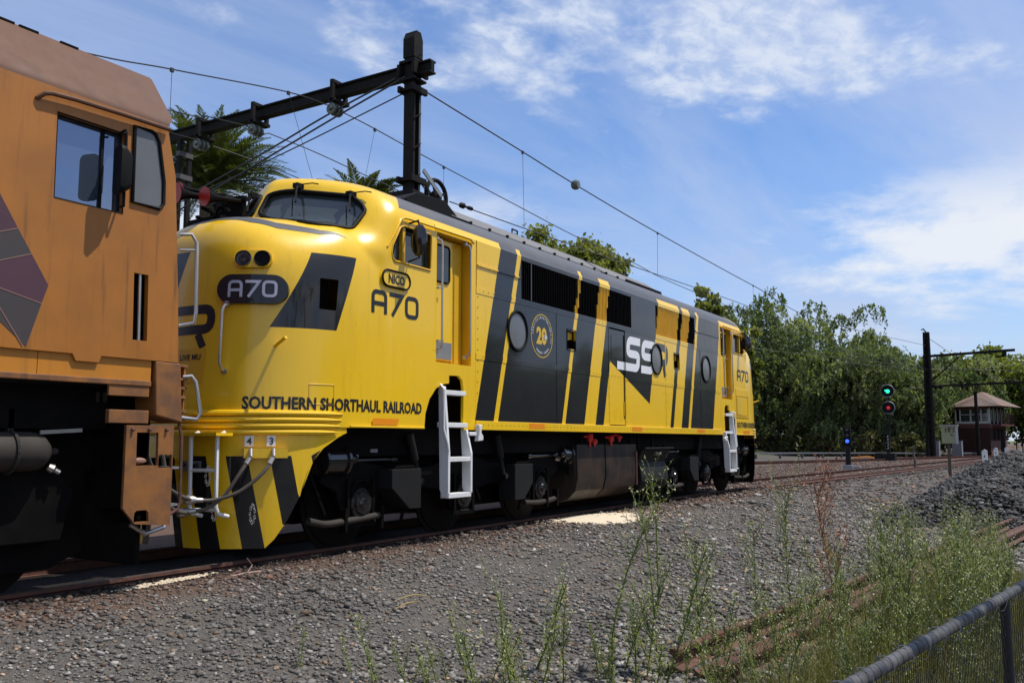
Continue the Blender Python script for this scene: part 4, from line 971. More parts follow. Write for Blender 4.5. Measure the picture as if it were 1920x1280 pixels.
# --- bogies --------------------------------------------------------------
def bogie(mx, nm):
    B = dict(mx=mx); ax = (7.90, 9.985, 12.065); zc = .44
    fr = MB()
    for sy in (-1, 1):
        pr = [(7.25, .70), (7.30, .86), (7.7, .95), (8.3, .86), (8.9, .80), (9.4, .86), (9.7, .95), (10.3, .95), (10.6, .86), (11.1, .80), (11.7, .86), (12.2, .95), (12.65, .86), (12.7, .70), (12.45, .58), (12.35, .30), (11.78, .30), (11.70, .55), (11.3, .58), (10.7, .56), (10.3, .50), (10.24, .24), (9.74, .24), (9.66, .50), (9.2, .56), (8.6, .58), (8.25, .55), (8.18, .30), (7.62, .30), (7.52, .58)]
        fr.prism(pr, sy * 1.02, sy * 1.12)
    fr.box(8.7, 9.1, -1.0, 1.0, .6, .85); fr.box(10.9, 11.2, -1.0, 1.0, .6, .85)
    bo = fr.build('bogie_frame', 'under', YL, bevel=.015, **B)
    for x in ax:
        for y in (-.80, .80):
            s = -1 if y < 0 else 1
            MB().lathe((x, y - .07 * s * -1 * 0 - s * .07, zc), (0, s, 0), [(0, .56), (.025, .56), (.03, .50), (.05, .495), (.06, .43), (.07, .40), (.09, .22), (.14, .20), (.15, .12)], 36).build('wheel', 'wheel', bo, smooth=True, **B)
            if y < 0:
                MB().lathe((x, -1.06, zc), (0, -1, 0), [(0, .20), (.05, .20), (.06, .185), (.10, .175), (.105, .13), (.13, .12), (.135, .07), (.16, .055), (.165, .0)], 24).build('axle_box', 'shiny', bo, smooth=True, **B)
                mb = MB(); mb.box(x - .24, x - .19, -1.16, -1.10, .20, .72); mb.box(x + .19, x + .24, -1.16, -1.10, .20, .72); mb.bar((x - .26, -1.14, .2), (x + .26, -1.14, .2), .03, .05)
                mb.tube([(x - .16, -1.14, .56), (x - .12, -1.16, .68), (x, -1.17, .71), (x + .12, -1.16, .68), (x + .16, -1.14, .56)], .02, 6); mb.build('horn_guide', 'under', bo, bevel=.006, **B)
                mb = MB()
                for k in range(6):
                    t = k * math.pi / 3 + .3; mb.lathe((x + .15 * math.cos(t), -1.16, zc + .15 * math.sin(t)), (0, -1, 0), [(0, .014), (.02, .012)], 6)
                mb.build('box_bolts', 'shiny', bo, **B)
        MB().cyl((x, -.9, zc), (x, .9, zc), .09, n=12).build('axle', 'wheel', bo, smooth=True, **B)
    MB().box(7.35, 12.6, -.62, .62, .22, .95).box(7.2, 12.7, -.95, -.90, .50, 1.0).build('traction_motor_casing', 'under', bo, **B)
    # brake cylinders
    for (x0, s) in ((7.22, 1), (13.06, -1)):
        MB().lathe((x0, -1.10, .93), (s, 0, 0), [(0, .10), (.02, .165), (.05, .17), (.06, .155), (.34, .155), (.35, .18), (.39, .18), (.40, .12), (.50, .08), (.52, .03), (1.25, .03), (1.26, .05), (1.34, .05)], 24).build('brake_cylinder', 'shiny', bo, smooth=True, **B)
        MB().lathe((x0 + s * .43, -1.25, .95), (0, -1, 0), [(-.1, .06), (0, .06), (.02, .05), (.05, .03)], 14).build('slack_adjuster', 'shiny', bo, smooth=True, **B)
    # sandboxes
    for poly in ([(8.24, .82), (8.80, .82), (8.80, .34), (8.58, .34), (8.24, .60)], [(11.02, .82), (11.53, .82), (11.53, .54), (11.28, .31), (11.02, .31)]):
        g = MB().prism(poly, -1.33, -1.05).build('sandbox', 'sandbox', bo, bevel=.008, **B)
        xa, xb = poly[0][0], poly[1][0]; MB().prism([(xa + .08, .822), (xb - .08, .822), (xb - .10, .86), (xa + .12, .86)], -1.30, -1.10).build('sandbox_lid', 'under', g, bevel=.006, **B)
        MB().cyl((xa + .35, -1.22, .33), (xa + .38, -1.15, .15), .02, n=8).build('sand_delivery_pipe', 'under', g, **B)
    # dampers
    for (xa, xb) in ((8.66, 8.87), (10.66, 10.84)):
        MB().tube([(xa, -1.24, 1.25), (xa + (xb - xa) * .6, -1.24, .92), (xa + (xb - xa) * .62, -1.24, .91), (xb, -1.24, .68)], [.05, .05, .03, .03], 10).build('damper', 'sandbox', bo, smooth=True, **B)
        MB().cyl((xb - .0, -1.19, .66), (xb, -1.30, .66), .04, n=10).build('damper_eye', 'shiny', bo, smooth=True, **B)
    # sanding / cooling pipes low down
    for pts in ([(7.05, -1.16, .30), (7.3, -1.16, .25), (7.6, -1.16, .255), (7.95, -1.16, .27), (8.2, -1.16, .29)], [(11.55, -1.16, .24), (11.9, -1.16, .22), (12.2, -1.16, .225), (12.5, -1.16, .25)]):
        g = MB().tube(catmull(pts, 6), .04, 10).build('brake_hose_pipe', 'greytank', bo, smooth=True, **B)
        for x in (pts[2][0], pts[-1][0] + .02): MB().box(x - .02, x + .02, -1.21, -1.12, .14, .40).build('pipe_clamp', 'under', g, **B)
    MB().bar((7.5, -1.08, 1.0), (7.8, -1.14, .97), .12, .05).box(8.0, 8.12, -1.2, -1.12, 1.02, 1.06).build('valve_block', 'galv', bo, **B)
    for x in (7.05, 10.1, 12.9): MB().bar((x, -1.1, .9), (x + .25, -1.15, .35), .05, .03).build('brake_hanger', 'under', bo, **B)
bogie(None, 'a'); bogie(MXR, 'b')
# air conditioner panel on the far cab side
ac = MB().box(21.05, 22.05, -1.462, -1.44, 1.72, 2.42).build('cab_vent_panel', 'yellow', YL, bevel=.006)
MB().box(21.1, 21.42, -1.468, -1.461, 1.80, 2.2).build('vent_grille', 'gold', ac); MB().tube([(21.08, -1.465, 2.25), (21.95, -1.465, 2.25), (21.95, -1.465, 1.78), (21.08, -1.465, 1.78)], .006, 4, closed=True).build('vent_hatch_edge', 'yel_in', ac)
# ================================================================== orange locomotive
OL = thing('orange_locomotive', 'faded orange diesel locomotive cab with purple decal, coupled to the yellow engine', 'locomotive', (1.0, 0, 0))
S = -1.45
XB = -6.0
def holed(name, outer, holes, y0, y1, mat, parent):
    """a plate with openings, cut from a block by slicing it along the outline of every opening"""
    mb = MB().prism(outer, y0, y1); b = bmesh.new(); V = [b.verts.new(v) for v in mb.v]
    for f in mb.f: b.faces.new([V[i] for i in f])
    bmesh.ops.recalc_face_normals(b, faces=b.faces)
    for h in holes:
        for p, q in zip(h, h[1:] + h[:1]):
            bmesh.ops.bisect_plane(b, geom=b.verts[:] + b.edges[:] + b.faces[:], dist=1e-5, plane_co=(p[0], 0, p[1]), plane_no=(q[1] - p[1], 0, -(q[0] - p[0])))
    kill = [f for f in b.faces if abs(f.normal.y) > .5 and any(inside(h, f.calc_center_median().x, f.calc_center_median().z) for h in holes)]
    bmesh.ops.delete(b, geom=kill, context='FACES')
    be = [e for e in b.edges if len(e.link_faces) == 1]
    # linings of the openings
    for h in holes:
        n = len(h)
        for i in range(n):
            p, q = h[i], h[(i + 1) % n]
            b.faces.new([b.verts.new((p[0], y0, p[1])), b.verts.new((q[0], y0, q[1])), b.verts.new((q[0], y1, q[1])), b.verts.new((p[0], y1, p[1]))])
    me = bpy.data.meshes.new(name); b.to_mesh(me); b.free(); me.materials.append(M[mat]); return link(bpy.data.objects.new(name, me), parent)
win = [(3.885, 3.05), (4.485, 3.05), (4.475, 3.74), (3.875, 3.74)]
qw = [(4.565, 3.17), (4.83, 3.17), (4.87, 3.22), (4.865, 3.42), (4.80, 3.76), (4.76, 3.82), (4.72, 3.835), (4.555, 3.835)]
slot = [(4.635, 2.0), (4.775, 2.0), (4.76, 2.57), (4.62, 2.57)]
side = holed('cab_side', [(XB, 3.93), (4.885, 3.93), (4.99, 3.50), (5.07, 2.4), (5.10, 1.84), (4.36, 1.84), (4.34, 1.785), (4.14, 1.785), (4.11, 1.84), (XB, 1.84)], [win, slot], S, S + .05, 'oside', OL)
# fold from side to roof, rounded
ed = [(-1.45, 3.90), (-1.447, 3.95), (-1.432, 3.99), (-1.405, 4.03), (-1.05, 4.49), (-1.02, 4.515), (-.96, 4.53), (.96, 4.53), (1.05, 4.49), (1.405, 4.03), (1.45, 3.95), (1.45, 3.90)]
mb = MB(); n = len(ed)
def endx(y, z):
    if z < 3.93: return 4.885
    if z < 4.15: return 4.885 + (z - 3.93) / .22 * .175
    return 5.06 - (z - 4.15) / .38 * .08
mb.v = [(XB, y, z) for y, z in ed] + [(endx(y, z), y, z) for y, z in ed]
mb.f = [(i, i + 1, n + i + 1, n + i) for i in range(n - 1)] + [tuple(range(n, 2 * n))]; mb.m = [0] * len(mb.f)
mb.build('cab_roof', 'oroof', OL, smooth=True)
MB().box(XB, 4.3, -.92, -.86, 4.53, 4.545).build('roof_joint_strip', 'under', OL)
for x in (3.55, 3.75, 4.1): MB().bar((x, -1.04, 4.505), (x + .16, -1.04, 4.505), .02, .02).build('roof_clip', 'under', OL)
# gutter over the window
MB().tube([(3.70, -1.455, 3.79), (3.74, -1.485, 3.835), (3.80, -1.49, 3.855), (4.0, -1.49, 3.87), (4.45, -1.49, 3.885), (4.88, -1.485, 3.895)], .019, 8).build('rain_gutter', 'oroof', OL, smooth=True)
# windows
g = MB().prism([(3.87, 3.03), (4.50, 3.03), (4.50, 3.76), (3.87, 3.76)], S + .075, S + .085).build('cab_window', 'mglass', OL)
MB().box(4.30, 4.325, S + .06, S + .074, 3.05, 3.74).build('window_bar', 'rubber', g)
MB().tube([(x, S + .004, z) for x, z in win], .009, 4, closed=True).build('window_channel', 'rubber', g)
g = MB().prism(qw, S - .004, S - .001).build('quarter_light', 'pglass', OL)
MB().tube([(x, S - .008, z) for x, z in qw], .017, 8, closed=True).build('quarter_gasket', 'rubber', g, smooth=True)
MB().box(4.0, 4.86, S + .3, S + .32, 2.9, 3.85).build('cab_interior', 'under', OL)
MB().box(4.60, 4.80, S + .10, S + .12, 1.95, 2.6).build('slot_back', 'under', OL)
MB().cyl((4.705, S + .02, 2.0), (4.69, S + .02, 2.57), .013, n=8).build('slot_rail', 'steel', OL, smooth=True)
# mirror
mb = MB(); mb.tube([(4.41, -1.45, 3.72), (4.41, -1.55, 3.735), (4.415, -1.555, 3.70), (4.42, -1.555, 3.12), (4.425, -1.55, 3.09), (4.43, -1.45, 3.09)], .011, 6); arm = mb.build('mirror_arm', 'rubber', OL, smooth=True)
mb = MB(); pr = [(-.09, .0), (-.075, .035), (-.03, .06), (.055, .06), (.085, .03), (.09, 0)]
lo = rrect(-.095, .095, -.20, .20, .05, 4); hi = rrect(-.06, .07, -.15, .15, .05, 4); N = len(lo); c = Vector((4.33, -1.575, 3.37))
fx = Vector((.25, .97, 0)).normalized(); px = Vector((-.97, .25, 0))
mb.add([tuple(c + fx * a + Vector((0, 0, b))) for a, b in lo] + [tuple(c - px * .035 + fx * a + Vector((0, 0, b))) for a, b in lo] + [tuple(c - px * .10 + fx * a + Vector((0, 0, b))) for a, b in hi],
       [tuple(range(N))] + [(i, (i + 1) % N, N + (i + 1) % N, N + i) for i in range(N)] + [(N + i, N + (i + 1) % N, 2 * N + (i + 1) % N, 2 * N + i) for i in range(N)] + [tuple(range(2 * N, 3 * N))])
mb.build('mirror_head', 'rubber', arm, smooth=True); MB().bar((4.33, -1.56, 3.37), (4.42, -1.555, 3.37), .02, .03).build('mirror_clamp', 'rubber', arm)
# purple decal
DEC = [((XB, 3.9), (2.9, 3.9), (3.47, 2.98), (3.62, 2.745), (3.3, 2.62), (XB, 2.4)), ((XB, 2.4), (3.3, 2.62), (3.62, 2.745), (3.735, 2.57), (3.3, 2.40), (XB, 2.0)), ((XB, 2.0), (3.3, 2.40), (3.735, 2.57), (3.88, 2.35), (3.835, 2.20), (3.4, 2.30), (XB, 1.9)), ((3.4, 2.30), (3.835, 2.20), (3.735, 1.86), (3.25, 2.26))]
for i, d in enumerate(DEC): MB().add([(x, S - .0025, z) for x, z in d], [tuple(range(len(d)))]).build('side_decal', ('purple', 'slatedecal', 'purple', 'slatedecal')[i], OL)
mb = MB()
for p, q in (((3.30, 2.62), (3.62, 2.745)), ((3.3, 2.40), (3.735, 2.57)), ((3.4, 2.30), (3.835, 2.20)), ((3.4, 2.30), (3.71, 1.86))): mb.bar((p[0], S - .004, p[1]), (q[0], S - .004, q[1]), .002, .007, upv=(0, 0, 1))
mb.build('decal_line', 'pinkline', OL)
# end wall with purple edge
mb = MB(); mb.add([(4.885, -1.41, 3.93), (4.99, -1.44, 3.50), (5.07, -1.44, 2.4), (5.10, -1.44, 1.84), (5.10, 1.44, 1.84), (5.07, 1.44, 2.4), (4.99, 1.44, 3.5), (4.885, 1.41, 3.93)], [(0, 1, 6, 7), (1, 2, 5, 6), (2, 3, 4, 5)]).build('end_wall', 'purple_edge', OL)
mb = MB(); mb.box(XB, 4.9, 1.40, 1.45, 1.84, 3.93).build('far_cab_side', 'oside', OL)
# sill band and end post
MB().box(XB, 3.842, -1.425, -1.38, 1.66, 1.85).build('sill_band', 'osill', OL); MB().box(3.848, 4.845, -1.425, -1.38, 1.66, 1.85).build('sill_band', 'osill', OL)
MB().box(XB, 4.845, -1.44, -1.38, 1.615, 1.662).build('sill_ledge', 'odirty', OL, bevel=.006)
ep = MB().prism([(4.87, 1.84), (5.13, 1.835), (5.17, 1.31), (4.90, 1.37)], -1.45, -1.15).build('end_post', 'odirty', OL, bevel=.012)
for z in (1.82, 1.70, 1.62, 1.54, 1.42, 1.34): MB().box(5.14, 5.22, -1.43, -1.28, z - .012, z + .012).build('post_fin', 'odirty', ep)
MB().box(5.19, 5.205, -1.42, -1.30, 1.33, 1.82).build('post_fin_back', 'oside', ep)
# grab rails at the corner
MB().tube([(5.07, -1.44, 2.99), (5.15, -1.50, 3.0), (5.19, -1.52, 2.93), (5.21, -1.52, 2.30), (5.20, -1.51, 2.20), (5.10, -1.44, 2.17)], .017, 8).build('corner_grab_rail', 'steel', OL, smooth=True)
MB().tube([(5.08, -1.44, 2.85), (5.19, -1.52, 2.86)], .012, 8).build('grab_rail_stay', 'steel', OL, smooth=True)
MB().tube([(5.18, -1.42, 1.72), (5.24, -1.46, 1.73), (5.27, -1.48, 1.68), (5.33, -1.49, 1.40), (5.30, -1.48, 1.345), (5.18, -1.42, 1.36)], .018, 8).build('step_grab_rail', 'steel', OL, smooth=True)
# cab step boxes
MB().box(4.455, 4.835, -1.43, -1.40, 1.525, 1.617).build('step_plate', 'odirty', OL, bevel=.005)
MB().box(4.465, 4.84, -1.43, -1.38, 1.30, 1.41).build('step_plate', 'odirty', OL, bevel=.005)
sb = holed('step_box', [(4.62, 1.285), (5.085, 1.285), (5.085, .43), (4.74, .465), (4.62, .60)], [[(4.725, .945), (4.935, .945), (4.93, 1.225), (4.72, 1.225)], [(4.94, .925), (5.075, .925), (5.075, 1.035), (4.94, 1.035)], [(4.725, .48), (4.87, .48), (4.865, .555), (4.845, .575), (4.75, .575), (4.73, .555)]], -1.45, -1.42, 'odirty', OL)
MB().box(4.62, 5.08, -1.10, -1.08, .45, 1.28).box(5.06, 5.085, -1.42, -1.1, .45, .92).box(4.62, 4.64, -1.42, -1.1, .6, 1.28).build('step_box_back', 'under', sb)
MB().box(4.70, 4.96, -1.41, -1.2, .93, .945).build('step_tread', 'odirty', sb)
for x in (4.67, 4.83, 5.0): MB().cyl((x, -1.45, 1.26), (x + .01, -1.47, 1.24), .012, n=6).build('step_bolt', 'rust', sb)
MB().ball((4.80, -1.36, .985), 1, 10, sc=(.085, .05, .03)).build('rubber_pad', 'pinkline', sb, smooth=True)
MB().tube([(5.17, -1.40, 1.31), (5.19, -1.42, 1.20), (5.20, -1.42, .62), (5.18, -1.42, .56), (5.06, -1.42, .50)], .014, 6).build('step_side_rail', 'rust', OL, smooth=True)
for z in (.92, .60): MB().box(5.09, 5.19, -1.42, -1.2, z - .01, z + .01).build('serrated_tread', 'galv', OL)
# underframe, bogie and reservoir in the shade
MB().box(XB, 4.6, -1.2, 1.2, 1.25, 1.60).build('underframe', 'under', OL)
holed('equipment_casing', [(XB, 1.3), (4.58, 1.3), (4.58, .24), (4.3, .12), (XB, .12)], [[(3.98, .50), (4.22, .50), (4.24, .66), (3.96, .66)]], -.97, -.93, 'under', OL)
MB().box(4.6, 5.1, -1.1, 1.1, .9, 1.8).build('headstock', 'under', OL)
MB().box(4.90, 4.94, -1.25, 1.2, .10, .92).build('rail_guard_plate', 'under', OL)
rs = MB().lathe((2.6, -1.17, 1.07), (1, 0, 0), [(0, .02), (.03, .10), (.1, .155), (1.36, .155), (1.44, .145), (1.50, .09), (1.515, .03), (1.58, .028), (1.60, .02)], 28).build('air_reservoir', 'greytank', OL, smooth=True)
for x in (2.95, 3.80): MB().tube([(x, -1.17 + .165 * math.cos(t), 1.07 + .165 * math.sin(t)) for t in np.linspace(0, 2 * math.pi, 25)[:-1]], .014, 6, closed=True).box(x - .02, x + .02, -1.2, -1.1, 1.22, 1.4).build('reservoir_strap', 'greytank', rs)
MB().lathe((4.13, -1.17, .95), (1, -.3, -.6), [(0, .03), (.04, .04), (.06, .02), (.1, .02)], 8).build('drain_cock', 'steel', rs, smooth=True)
bo = MB(); bo.prism([(-2.0, .95), (4.2, .95), (4.4, .75), (4.3, .35), (3.6, .35), (3.4, .6), (2.2, .6), (2.0, .3), (1.4, .3), (1.2, .6), (-2, .6)], -1.12, -1.0); bf = bo.build('bogie_frame', 'under', OL, bevel=.015)
for x in (-.4, 1.7, 3.8):
    for y, s in ((-.80, -1), (.80, 1)):
        MB().lathe((x, y - s * .07, .44), (0, s, 0), [(0, .56), (.025, .56), (.03, .50), (.06, .49), (.07, .42), (.09, .22), (.14, .2), (.15, .1)], 32).build('wheel', 'wheel', bf, smooth=True)
MB().bar((4.0, -1.25, 1.22), (4.35, -1.25, 1.24), .02, .03).build('brake_lever', 'steel', bf)
MB().box(4.7, 5.2, -.14, .14, .70, .98).box(5.15, 5.6, -.22, .2, .66, 1.02).build('coupler', 'under', OL, bevel=.03)
MB().tube([(4.8, -1.3, .45), (4.95, -1.3, .36), (5.15, -1.28, .40), (5.2, -1.25, .48)], .02, 8).build('brake_pipe', 'steel', OL, smooth=True)
for pts in ([(5.15, -.95, 1.30), (5.22, -.93, 1.0), (5.40, -.88, .78), (5.62, -.84, .65), (5.80, -.84, .58)], [(5.15, -1.05, .90), (5.25, -1.0, .72), (5.45, -.92, .56), (5.65, -.84, .48), (5.80, -.80, .46)], [(5.12, -1.2, 1.2), (5.2, -1.2, .9), (5.28, -1.16, .75)]):
    MB().tube(catmull(pts, 7), .02, 8).build('air_hose', 'hose', OL, smooth=True)
MB().cyl((5.2, -.95, .62), (5.22, -.95, .36), .04, n=10).build('hose_head', 'shiny', OL, smooth=True)
# ================================================================== tracks
def polyline(pts, step):
    P = catmull([(x, y, 0) for x, y in pts], 12); return P
def track(name, centre, label, zt=-.06, sl=(0, 1)):
    t = thing(name, label, 'railway track', (centre[0][0], centre[0][1], zt))
    P = [Vector(p) for p in polyline(centre, 1)]; Nn = []
    for i in range(len(P)):
        d = (P[min(i + 1, len(P) - 1)] - P[max(i - 1, 0)]).normalized(); Nn.append(Vector((-d.y, d.x, 0)))
    prof = [(-.035, 0), (.035, 0), (.036, -.03), (.010, -.045), (.010, -.125), (.065, -.14), (.065, -.152), (-.065, -.152), (-.065, -.14), (-.010, -.125), (-.010, -.045), (-.036, -.03)]
    for s in (-.835, .835):
        mb = MB(); k = len(prof)
        for p, nn in zip(P, Nn): mb.v += [tuple(p + nn * (s + a) + Vector((0, 0, zt + b))) for a, b in prof]
        for i in range(len(P) - 1):
            for j in range(k):
                mb.f.append((i * k + j, i * k + (j + 1) % k, (i + 1) * k + (j + 1) % k, (i + 1) * k + j)); mb.m.append(1 if j == 0 else 0)
        mb.build('rail', ['rust', 'railtop'], t)
    acc = 0; last = P[0]; me = None; cnt = 0
    for i in range(1, len(P)):
        seg = (P[i] - P[i - 1]).length; d = (P[i] - P[i - 1]).normalized(); s0 = .68 - acc
        while s0 <= seg:
            c = P[i - 1] + d * s0; cnt += 1
            if sl[0] <= c.x <= sl[1] and cnt < 300:
                if me is None:
                    o = MB().box(-.115, .115, -1.3, 1.3, -.13, 0).build('sleeper', 'sleeper', None); me = o.data; COL.objects.unlink(o); bpy.data.objects.remove(o)
                o = bpy.data.objects.new('sleeper', me); link(o, t); o.location = (c.x, c.y, zt - .150); o.rotation_euler = (0, 0, math.atan2(d.y, d.x))
            s0 += .68
        acc = (acc + seg) % .68
    return t
track('railway_track', [(-9, 0), (2, 0), (14, 0), (24, -.02), (30, -.32), (40, -1.05), (55, -2.2), (70, -3.3), (95, -5.2)], 'rusty track under the two locomotives, running on past them', sl=(2, 60))
track('railway_track', [(30, 18.5), (40, 12.4), (51.5, 7.7), (62, 4.1), (72, 1.4), (84, -1.6), (98, -4.6)], 'curved far track sweeping behind the two signals', zt=-.05, sl=(36, 80))
mb = MB()
cr = catmull([(24.0, -1.25, -.07), (28, -1.62, -.07), (36, -2.25, -.07), (47, -3.1, -.07), (58, -3.9, -.07)], 8)
for o_ in (0,): mb.tube(cr, .04, 6)
tag(mb.build('guard_rail', ['rust']), 'rusty check rail lying along the near side of the track', 'rail')

# ================================================================== gantry mast behind the locomotive
GX, GY = 13.45, 2.55
GM = thing('catenary_mast', 'tall dark steel mast behind the yellow locomotive, with a long cross beam', 'mast', (GX, GY, -.2))
for s_ in (-1, 1):
    mb = MB(); mb.box(GX + s_ * .055, GX + s_ * .115, GY - .12, GY - .10, -.3, 9.15); mb.box(GX + s_ * .105, GX + s_ * .120, GY - .12, GY + .12, -.3, 9.15); mb.box(GX + s_ * .055, GX + s_ * .115, GY + .10, GY + .12, -.3, 9.15)
    mb.build('mast_channel', 'mast', GM)
MB().prism([(GX - .14, 8.75), (GX + .14, 8.75), (GX + .14, 9.15), (GX + .07, 9.30), (GX - .07, 9.30), (GX - .14, 9.15)], GY - .14, GY + .14).build('mast_cap', 'mast', GM)
for k, z in enumerate(np.arange(5.0, 9.0, .62)): MB().bar((GX - .11, GY - .125, z), (GX + .11, GY - .125, z + .16), .012, .05, upv=(0, 1, 0)).build('mast_lacing', 'mast', GM)
MB().box(GX + .06, GX + .118, GY - .128, GY - .122, 5.3, 7.9).build('mast_lit_strip', 'mastlit', GM); MB().box(GX + .06, GX + .118, GY - .128, GY - .122, 8.75, 9.10).build('mast_lit_strip', 'mastlit', GM)  # thin pale strips that paint the sunlit face of the mast
bm_ = MB(); bm_.box(GX - .10, GX + .10, GY - .5, 13.0, 8.585, 8.62); bm_.box(GX - .10, GX + .10, GY - .5, 13.0, 8.36, 8.395); bm_.box(GX - .05, GX + .05, GY - .5, 13.0, 8.395, 8.585); bm = bm_.build('cross_beam', 'mast', GM)
MB().box(GX - .2, GX + .2, GY - .2, GY + .2, 8.62, 8.68).box(GX - .24, GX + .24, GY - .22, GY - .15, 8.36, 8.60).box(GX - .24, GX + .24, GY + .15, GY + .22, 8.36, 8.60).box(GX - .2, GX + .2, GY - .2, GY + .2, 8.26, 8.31).build('beam_clamp', 'mast', GM, bevel=.01)
for z in (8.02, 6.18): MB().box(GX - .24, GX + .24, GY - .20, GY - .13, z, z + .13).box(GX - .24, GX + .24, GY + .13, GY + .20, z, z + .13).box(GX - .2, GX + .22, GY - .17, GY + .17, z + .03, z + .07).build('anchor_collar', 'mast', GM, bevel=.01)
MB().box(GX - .19, GX + .19, GY - .19, GY + .19, 5.92, 6.02).build('anchor_collar', 'mast', GM, bevel=.01)
MB().bar((GX, GY + .15, 6.04), (GX - .1, GY + 2.2, 6.02), .07, .09).build('tension_arm', 'mast', GM)
for dx in (-.45, .45):
    MB().bar((GX + dx * .3, 9.45, 8.3), (GX + dx * .3, 9.45, -.2), .10, .10).build('portal_leg', 'mast', GM)
for z in (7.9, 7.35): MB().box(GX - .2, GX + .2, 9.38, 9.5, z, z + .12).build('leg_batten', 'mastlit', GM)
IN = [(4.52, 8.35), (6.90, 8.38), (8.73, 8.38)]
for y, z in IN:
    g = MB().box(GX - .22, GX + .22, y - .05, y + .05, 8.62, 8.70).box(GX - .24, GX - .16, y - .04, y + .04, 8.12, 8.70).box(GX + .16, GX + .24, y - .04, y + .04, 8.22, 8.70).box(GX - .24, GX + .24, y - .09, y + .09, 8.22, 8.29).build('insulator_hanger', 'mast', bm, bevel=.006)
    MB().lathe((GX - .30, y, 8.06), (1, 0, 0), [(0, .05), (.05, .05), (.06, .12), (.11, .12), (.12, .07), (.16, .07), (.17, .13), (.22, .13), (.23, .07), (.27, .07), (.28, .12), (.33, .12), (.34, .05), (.40, .05)], 14).build('insulator', 'insul', GM, smooth=True)
# balance wheel
WX, WZ = GX + .80, 6.12
wh = MB(); wh.tube([(WX + .34 * math.cos(t), GY - .02, WZ + .34 * math.sin(t)) for t in np.linspace(0, 2 * math.pi, 37)[:-1]], .045, 8, closed=True)
for k in range(4): t = k * math.pi / 2 + .4; wh.bar((WX, GY - .02, WZ), (WX + .33 * math.cos(t), GY - .02, WZ + .33 * math.sin(t)), .05, .05)
wh.lathe((WX, GY - .10, WZ), (0, 1, 0), [(0, .06), (.03, .13), (.13, .13), (.16, .06)], 16)
wb = wh.build('balance_wheel', 'mast', GM, smooth=True)
for s in (-.12, .10): MB().bar((GX + .2, GY + s - .02, 6.50), (WX, GY + s - .02, WZ), .03, .09).build('wheel_bracket', 'galv', wb)

# ================================================================== overhead wires
def wire(label, pts, r=.013, drops=(), n=10):
    w = MB().tube(catmull(pts, n), r, 5).build('overhead_wire', 'wire', None, smooth=True); tag(w, label, 'wire', None)
    for (a, b) in drops:
        MB().tube([a, b], .0055, 4).build('dropper', 'wire', w); MB().box(a[0] - .03, a[0] + .03, a[1] - .02, a[1] + .02, a[2] - .05, a[2] + .02).build('dropper_clip', 'wire', w)
    return w
D1 = [((17.31, 2.3, 7.9), (17.38, 2.3, 6.08)), ((25.54, 2.3, 7.63), (25.48, 2.3, 6.29)), ((35.73, 2.3, 7.5), (35.71, 2.3, 6.62))]
wire('topmost wire running from the dark mast away over the yellow locomotive roof', [(13.56, 2.38, 8.12), (17.31, 2.3, 7.90), (20.02, 2.3, 7.78), (25.54, 2.3, 7.63), (35.73, 2.3, 7.50), (48.0, 2.25, 7.45), (79, .75, 8.9)], .016, D1)
wire('lower wire hung by droppers under the topmost wire', [(14.4, 2.3, 6.02), (17.38, 2.3, 6.08), (22.25, 2.3, 6.20), (25.48, 2.3, 6.29), (35.71, 2.3, 6.55), (48.0, 2.2, 6.62), (79, .75, 6.9)], .013)
g = MB().lathe((14.75, 2.3, 6.04), (1, 0, .02), [(0, .015), (.05, .06), (.14, .065), (.2, .03), (.26, .02), (.34, .045), (.44, .045), (.5, .015)], 8).build('turnbuckle', 'mast', GM, smooth=True)
MB().lathe((20.0, 2.3, 7.78), (0, 1, 0), [(-.10, .02), (-.09, .10), (-.03, .13), (.03, .13), (.09, .10), (.10, .02)], 14).build('glass_insulator', 'insul', GM, smooth=True)
wire('wire from the insulator nearest the mast, leading away to the right', [(13.51, 4.5, 8.08), (14.54, 4.5, 8.04), (16.78, 4.5, 7.90), (20.99, 4.5, 7.68), (24.43, 4.5, 7.52), (28.77, 4.5, 7.45), (34.74, 4.5, 7.30), (60, 4.0, 7.2), (90, 1, 7.6)], .013, [((14.6, 4.5, 8.03), (14.2, 4.5, 6.4)), ((17.2, 4.5, 7.87), (17.2, 4.5, 7.0)), ((28.0, 4.5, 7.46), (28.0, 4.5, 6.2))])
wire('wire from the insulator nearest the mast, leading left over the orange cab', [(13.31, 4.5, 8.10), (11.98, 4.5, 7.98), (9.32, 4.5, 7.46), (7.32, 4.5, 7.08), (2, 4.5, 6.4)], .013, [((12.0, 4.5, 7.98), (12.9, 4.5, 6.0)), ((9.32, 4.5, 7.46), (9.32, 4.5, 6.2))])
wire('wire from the middle insulator of the beam, leading away to the right', [(13.74, 6.9, 8.12), (15.19, 6.9, 8.10), (17.58, 6.9, 7.98), (22, 6.9, 7.8), (40, 6.5, 7.3), (90, 3, 7.6)], .013, [((17.3, 6.9, 7.99), (16.7, 6.9, 7.0))])
wire('wire from the middle insulator of the beam, leading left behind the cab', [(13.31, 6.9, 8.12), (11.96, 6.9, 7.96), (11.09, 6.9, 7.80), (3, 6.9, 7.0)], .013)
wire('wire from the insulator farthest from the mast, leading away to the right', [(13.66, 8.7, 8.12), (14.82, 8.7, 8.12), (16.08, 8.7, 8.08), (24, 8.7, 7.7), (40, 8.4, 7.4), (90, 5, 7.6)], .013)
wire('wire from the insulator farthest from the mast, leading left behind the cab', [(13.35, 8.7, 8.12), (12.61, 8.7, 8.10), (3, 8.7, 7.4)], .013)
